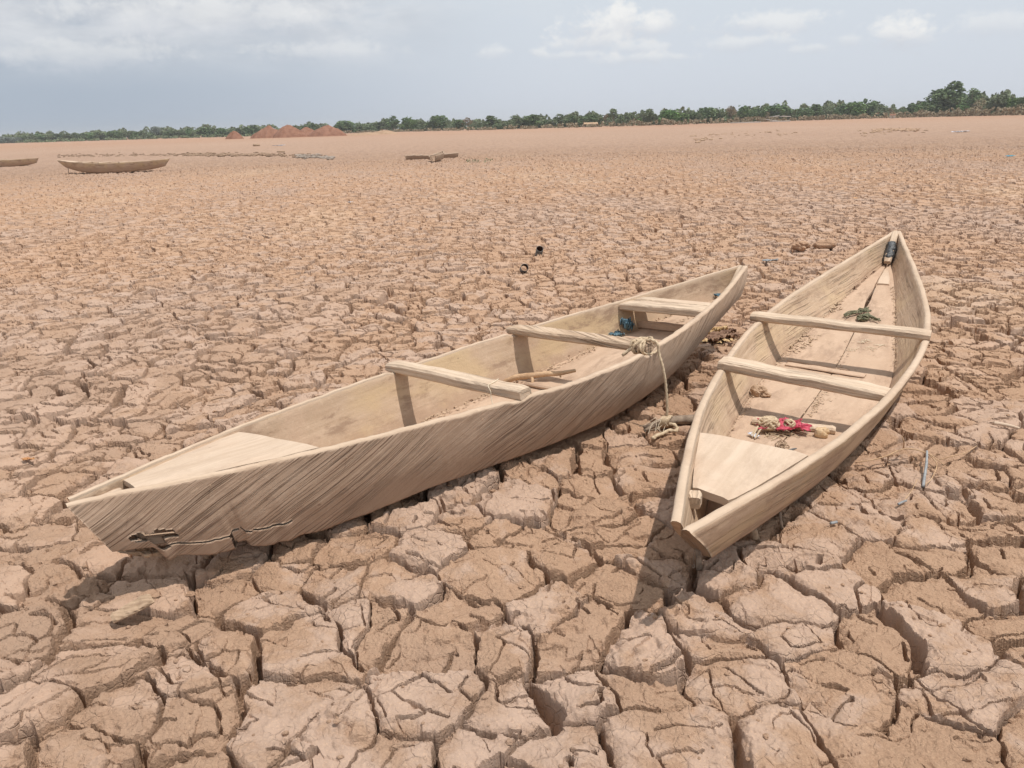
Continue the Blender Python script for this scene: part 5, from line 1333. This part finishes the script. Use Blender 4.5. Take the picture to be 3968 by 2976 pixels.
strip(1200, [(185, 280, 60, 'tall', '1'), (215, 269, 90, 'round', '1', 'dark broad tree just right of the widest red heap'), (258, 278, 60, 'bushy', '1'), (310, 281, 80, 'bushy', '3'), (368, 288, 76, 'bushy', '3'), (425, 275, 90, 'round', '3'), (475, 254, 62, 'airy', '3', 'pale airy tree left of the tallest dark one behind the tan heap'),
             (512, 241, 66, 'tall', '1', 'tall dark grey tree behind the right end of the tan heap'), (560, 292, 60, 'bush', '3', 'low grey bush right of the tan heap'), (600, 249, 74, 'round', '2', 'bright green tree standing second right of the tan heap'), (642, 262, 62, 'bushy', '2', 'lower bright green tree leaning on the taller bright green one'),
             (700, 272, 90, 'bushy', '3'), (745, 262, 60, 'round', '1'), (788, 238, 92, 'round', '1', 'dark round tree with one lobe raised to the right, left of centre'), (850, 262, 74, 'airy', '3'), (868, 285, 90, 'bush', '3', 'low olive bush right of the dark round tree with the raised lobe'),
             (918, 262, 66, 'round', '1'), (968, 249, 62, 'airy', '4', 'pale half-bare tree standing in the middle of the shore'), (1000, 280, 60, 'bush', '3', 'low green bush right of the pale half-bare tree'), (1040, 278, 66, 'bushy', '3'),
             (1110, 238, 78, 'tall', '1', 'dark tall tree standing clear above its neighbours at the centre of the shore'), (1150, 284, 60, 'bushy', '3'), (1185, 282, 66, 'bushy', '3'), (1225, 262, 60, 'bushy', '3'), (1270, 238, 90, 'bushy', '3'), (1310, 258, 60, 'round', '1'),
             (1358, 233, 104, 'round', '1', 'broad dark round tree left of the thatched shelter'), (1412, 268, 60, 'bushy', '3'), (1450, 262, 70, 'bushy', '1'), (1490, 258, 60, 'round', '3'), (1530, 228, 76, 'tall', '3', 'grey-green tall tree with a pointed top left of the thatched shelter'),
             (1568, 262, 60, 'bushy', '3'), (1608, 238, 80, 'round', '1'), (1640, 262, 60, 'bushy', '2')], GB)
strip(1200, [(1672, 238, 70, 'bushy', '1'), (1720, 229, 84, 'round', '1', 'dark round tree behind the thatched shelter'), (1768, 232, 70, 'bushy', '3'), (1812, 228, 22, 'slim', '4', 'very thin bare pole-like tree right of the thatched shelter'), (1857, 197, 64, 'slim', '3', 'slender tree with a bare trunk and a small high crown'),
             (1880, 262, 60, 'bushy', '3'), (1905, 236, 42, 'tall', '3', 'left one of three slim grey trees in a clump'), (1940, 224, 42, 'tall', '3', 'middle one of three slim grey trees in a clump'), (1980, 219, 58, 'tall', '3', 'right, widest one of three slim grey trees in a clump'),
             (2025, 250, 50, 'bushy', '2'), (2083, 203, 78, 'round', '3', 'grey-green round tree left of the dark dome-shaped one'), (2055, 250, 50, 'bushy', '3'), (2135, 238, 50, 'bushy', '3'), (2190, 203, 90, 'round', '1', 'dark dome-shaped tree left of the reddish scrub')], GC)
strip(2568, [(45, 204, 120, 'round', '2', 'broad fresh-green tree above the reddish scrub'), (125, 222, 100, 'bushy', '2'), (188, 218, 64, 'round', '1'), (225, 222, 40, 'bushy', '3'), (262, 189, 92, 'round', '1', 'dark round tree standing out right of the broad fresh-green one'), (305, 215, 60, 'bushy', '1'),
             (345, 197, 86, 'bushy', '3'), (415, 180, 76, 'airy', '4', 'tall pale brownish tree left of the big brown bush'), (400, 215, 70, 'bushy', '3'), (490, 178, 80, 'round', '1'), (492, 218, 110, 'bush', '4', 'big rounded brown bush in front of the dark trees'), (545, 200, 60, 'bushy', '1'), (585, 193, 84, 'round', '1'),
             (632, 184, 56, 'bushy', '2'), (640, 215, 50, 'bush', '4', 'small brown bush at the left end of the white poles')], GC)
strip(2568, [(705, 171, 132, 'round', '1', 'wide dark tree behind the white poles'), (762, 178, 40, 'airy', '4', 'pinkish flowering branch end on the right of the wide dark tree'), (785, 207, 50, 'round', '3', 'small grey-green tree alone in the gap right of the wide dark one'), (850, 193, 74, 'bushy', '1'), (885, 192, 60, 'round', '1'),
             (937, 170, 70, 'tall', '1', 'tallest dark tree of the clump between two gaps right of the poles'), (985, 182, 70, 'bushy', '3'), (1020, 182, 66, 'bushy', '3'), (1060, 200, 50, 'bushy', '1'), (1098, 168, 84, 'round', '1'), (1170, 155, 94, 'round', '2', 'bright green round tree in the right-hand clump'),
             (1232, 136, 30, 'slim', '1', 'thin tree top poking above the right-hand clump'), (1268, 153, 110, 'bushy', '1', 'wide grey-green tree right of the bright green one'), (1335, 168, 76, 'bushy', '3'), (1385, 188, 52, 'airy', '4', 'small bare brownish tree right of the wide grey-green one'), (1430, 197, 40, 'bushy', '3'), (1465, 198, 60, 'round', '1'),
             (1530, 164, 84, 'round', '1', 'dark round tree first left of the huge tree'), (1620, 149, 104, 'bushy', '2', 'fresh-green tree leaning against the huge dark tree'), (1735, 46, 190, 'big', '1', 'huge dark tree towering over the right end of the shore'), (1770, 150, 120, 'bushy', '1', 'lower dark tree in front of the huge one'),
             (1880, 76, 110, 'airy', '1', 'tall open tree right of the huge dark one'), (1895, 90, 80, 'tall', '1', 'dense grey tree within the tall open one'), (1845, 168, 100, 'bushy', '2'), (1940, 138, 120, 'bush', '4', 'large brownish thicket below the tall open tree'), (2052, 118, 96, 'round', '3', 'grey-green tree right of the large brownish thicket'),
             (2000, 165, 80, 'bushy', '3'), (2090, 165, 80, 'bushy', '2'), (2148, 130, 96, 'round', '2', 'fresh green tree near the right edge of the photo'), (2205, 118, 80, 'round', '1', 'dark tree cut off by the right edge of the photo'), (2190, 165, 90, 'bush', '4', 'dry brown thicket at the right edge of the photo')], GD)
# unused prototypes never occur: each is made when first placed
# continuous scrub at the foot of the trees and the wood behind them
def belt(name, pts, n, leaf, hh, depth, mat, label, seed, cat, dens=.42):
    """pts: (x pixel, metres away, height)"""
    r_ = np.random.default_rng(seed); P = np.array(pts, float)
    x = r_.uniform(P[0, 0], P[-1, 0], n); D = np.interp(x, P[:, 0], P[:, 1]) + r_.uniform(-depth, depth, n); H = np.interp(x, P[:, 0], P[:, 2])
    lump = .25 + 1.1 * fb1(x * .035, 0 * x, seed, 3); z = H * lump * r_.uniform(0, 1, n) ** .8
    c_ = np.array([ground_dir(a, b) for a, b in zip(x, D)]); c_[:, 2] = z
    k = fb1(x * .09, z * .8, seed + 3, 2) > dens; c_ = c_[k]; n = len(c_)
    a = r_.normal(size=(n, 3)); a /= np.linalg.norm(a, axis=1)[:, None]; b = np.cross(a, r_.normal(size=(n, 3))); b /= np.linalg.norm(b, axis=1)[:, None]; s_ = leaf * r_.uniform(.5, 1.4, (n, 1))
    Q = np.stack([c_ - a * s_ - b * s_, c_ + a * s_ - b * s_ * .6, c_ + a * s_ + b * s_, c_ - a * s_ * .8 + b * s_], 1)
    return tag(quads_mesh(name, Q, mat), label, cat, kind='stuff')
belt('wood', [(-80, 620, 5.4), (60, 620, 6.0), (900, 520, 6.2), (1300, 480, 5.6), (2000, 400, 5.2), (2600, 360, 6.2), (3000, 380, 6.6), (3400, 420, 6.6), (4050, 350, 7.5)], 60000, .40, 4, 14, L3, 'continuous low wood behind the shore trees', 3, 'wood', .30)
belt('scrub', [(1300, 415, 1.2), (1500, 405, 1.4), (1900, 320, 1.3), (2400, 298, 1.8), (2600, 286, 2.2), (3000, 322, 1.8), (3400, 340, 2.0), (4050, 275, 2.4)], 26000, .20, 1.5, 6, L4, 'dry brown scrub along the foot of the shore trees', 5, 'scrub')
belt('scrub', [(60, 545, 1.6), (600, 490, 1.6), (980, 432, 1.5), (1300, 420, 1.2)], 9000, .25, 1.5, 8, L3, 'grey-green low scrub along the foot of the far-left treeline', 7, 'scrub')
belt('scrub', [(2950, 318, 1.7), (3300, 335, 1.7), (3640, 318, 2.2), (4050, 268, 2.4)], 7000, .22, 1.5, 5, mat_leaf('reddish brush', (.20, .15, .095), (.29, .22, .14)), 'reddish dry brush along the right-hand shore', 9, 'scrub', .46)
belt('weeds', [(1800, 38.5, .10), (1850, 37.5, .14), (1905, 38.0, .09)], 170, .020, .2, 1.4, L3, 'thin patch of green weeds right of the middle canoes', 11, 'weeds', .35)
# thatched shelter and poles of the shore
c0 = ground_dir(2289, 292)
R = empty('thatched_shelter', tuple(c0)); tag(R, 'low open shelter with a thatched roof on four posts at the shore', 'shelter')
yaw = math.atan2(c0[1], c0[0]) - math.pi / 2
R.rotation_euler = (0, 0, yaw)
for (x, y) in ((-2.1, -1), (2.1, -1), (-2.1, 1), (2.1, 1)): tube('post', [(x, y, -.1), (x * .98, y, .5), (x, y * .97, 1.15)], .07, M['deck'], R, k=6)
r_ = np.random.default_rng(4); u, v = np.meshgrid(np.linspace(-1, 1, 26), np.linspace(-1, 1, 12), indexing='ij'); Z = 1.15 + .55 * (1 - np.abs(v)) + (r_.uniform(-.06, .06, u.shape)) - .25 * (np.abs(u) > .93)
V = np.stack([u * 2.6, v * 1.6, Z], -1).reshape(-1, 3); F = [(i * 12 + j, (i + 1) * 12 + j, (i + 1) * 12 + j + 1, i * 12 + j + 1) for i in range(25) for j in range(11)]
o = mesh('thatch_roof', V, F, mat_plain('thatch', (.36, .24, .15), (.50, .36, .24), 4), R); md = o.modifiers.new('thickness', 'SOLIDIFY'); md.thickness = .12
wp = mat_plain('whitened wood', (.46, .42, .38), (.62, .58, .53), 4)
for i, (x0, y0, D0, x1, y1, D1, lb) in enumerate(((2970, 456, 318, 3020, 450, 318, 'upper left white pole of the fallen frame at the right shore'), (3020, 452, 318, 3065, 452, 318, 'upper right white pole of the fallen frame at the right shore'), (2965, 462, 312, 3018, 470, 306, 'slanting white pole of the fallen frame'),
                                                  (2985, 474, 296, 3065, 471, 296, 'long low white pole in front of the fallen frame'), (2830, 481, 282, 2950, 474, 282, 'long pale beam lying on the ground left of the fallen frame'), (3005, 449, 318, 3010, 472, 318, 'upright post of the fallen frame'))):
    def pt(x, y, D):
        g = ground_dir(x, D); hz = 485 + (1984 - x) * .03064; g[2] = max(1.6 - (y - hz) * D / F_PX, .12); return g
    a_, b_ = pt(x0, y0, D0), pt(x1, y1, D1)
    o = tag(tube('pole', [a_, (a_ + b_) / 2, b_], .15 if i < 5 else .1, wp, k=6), lb, 'pole', 'poles of the fallen frame'); recenter(o, (a_ + b_) / 2)
c0 = ground_dir(3460, 300)
R = empty('small_hut', tuple(c0)); tag(R, 'tiny white-walled hut in the gap of the right-hand treeline', 'hut'); R.rotation_euler = (0, 0, math.atan2(c0[1], c0[0]) - math.pi / 2)
def boxm(name, a, b, mat, par):
    (x0, y0, z0), (x1, y1, z1) = a, b
    V = [(x0, y0, z0), (x1, y0, z0), (x1, y1, z0), (x0, y1, z0), (x0, y0, z1), (x1, y0, z1), (x1, y1, z1), (x0, y1, z1)]
    return mesh(name, V, [(3, 2, 1, 0), (4, 5, 6, 7), (0, 1, 5, 4), (1, 2, 6, 5), (2, 3, 7, 6), (3, 0, 4, 7)], mat, par)
boxm('wall', (-.75, -.6, -.1), (.75, .6, 1.0), wp, R)
V = [(-.95, -.8, .98), (.95, -.8, .98), (.95, .8, .98), (-.95, .8, .98), (-.95, 0, 1.4), (.95, 0, 1.4)]
mesh('roof', V, [(0, 1, 5, 4), (2, 3, 4, 5), (3, 0, 4), (1, 2, 5), (3, 2, 1, 0)], M['laterite'], R)
boxm('door', (-.2, -.63, 0), (.2, -.602, .75), M['old'], R)
# remains of a tiny standing person far off at the left edge
hz = bpy.data.materials.new('haze'); hz.use_nodes = True
hz.node_tree.nodes.clear()
pv = hz.node_tree.nodes.new('ShaderNodeVolumePrincipled'); pv.inputs['Color'].default_value = (0.93, 0.95, 0.98, 1); pv.inputs['Density'].default_value = 0.00030; pv.inputs['Anisotropy'].default_value = 0.2
ho = hz.node_tree.nodes.new('ShaderNodeOutputMaterial'); hz.node_tree.links.new(pv.outputs[0], ho.inputs['Volume'])
o = boxm('haze', (-3600, -3600, -1.2), (3600, 3600, 24), hz, None); tag(o, 'thin pale haze over the lake bed', 'haze', kind='stuff')
print('objects', len(bpy.data.objects))
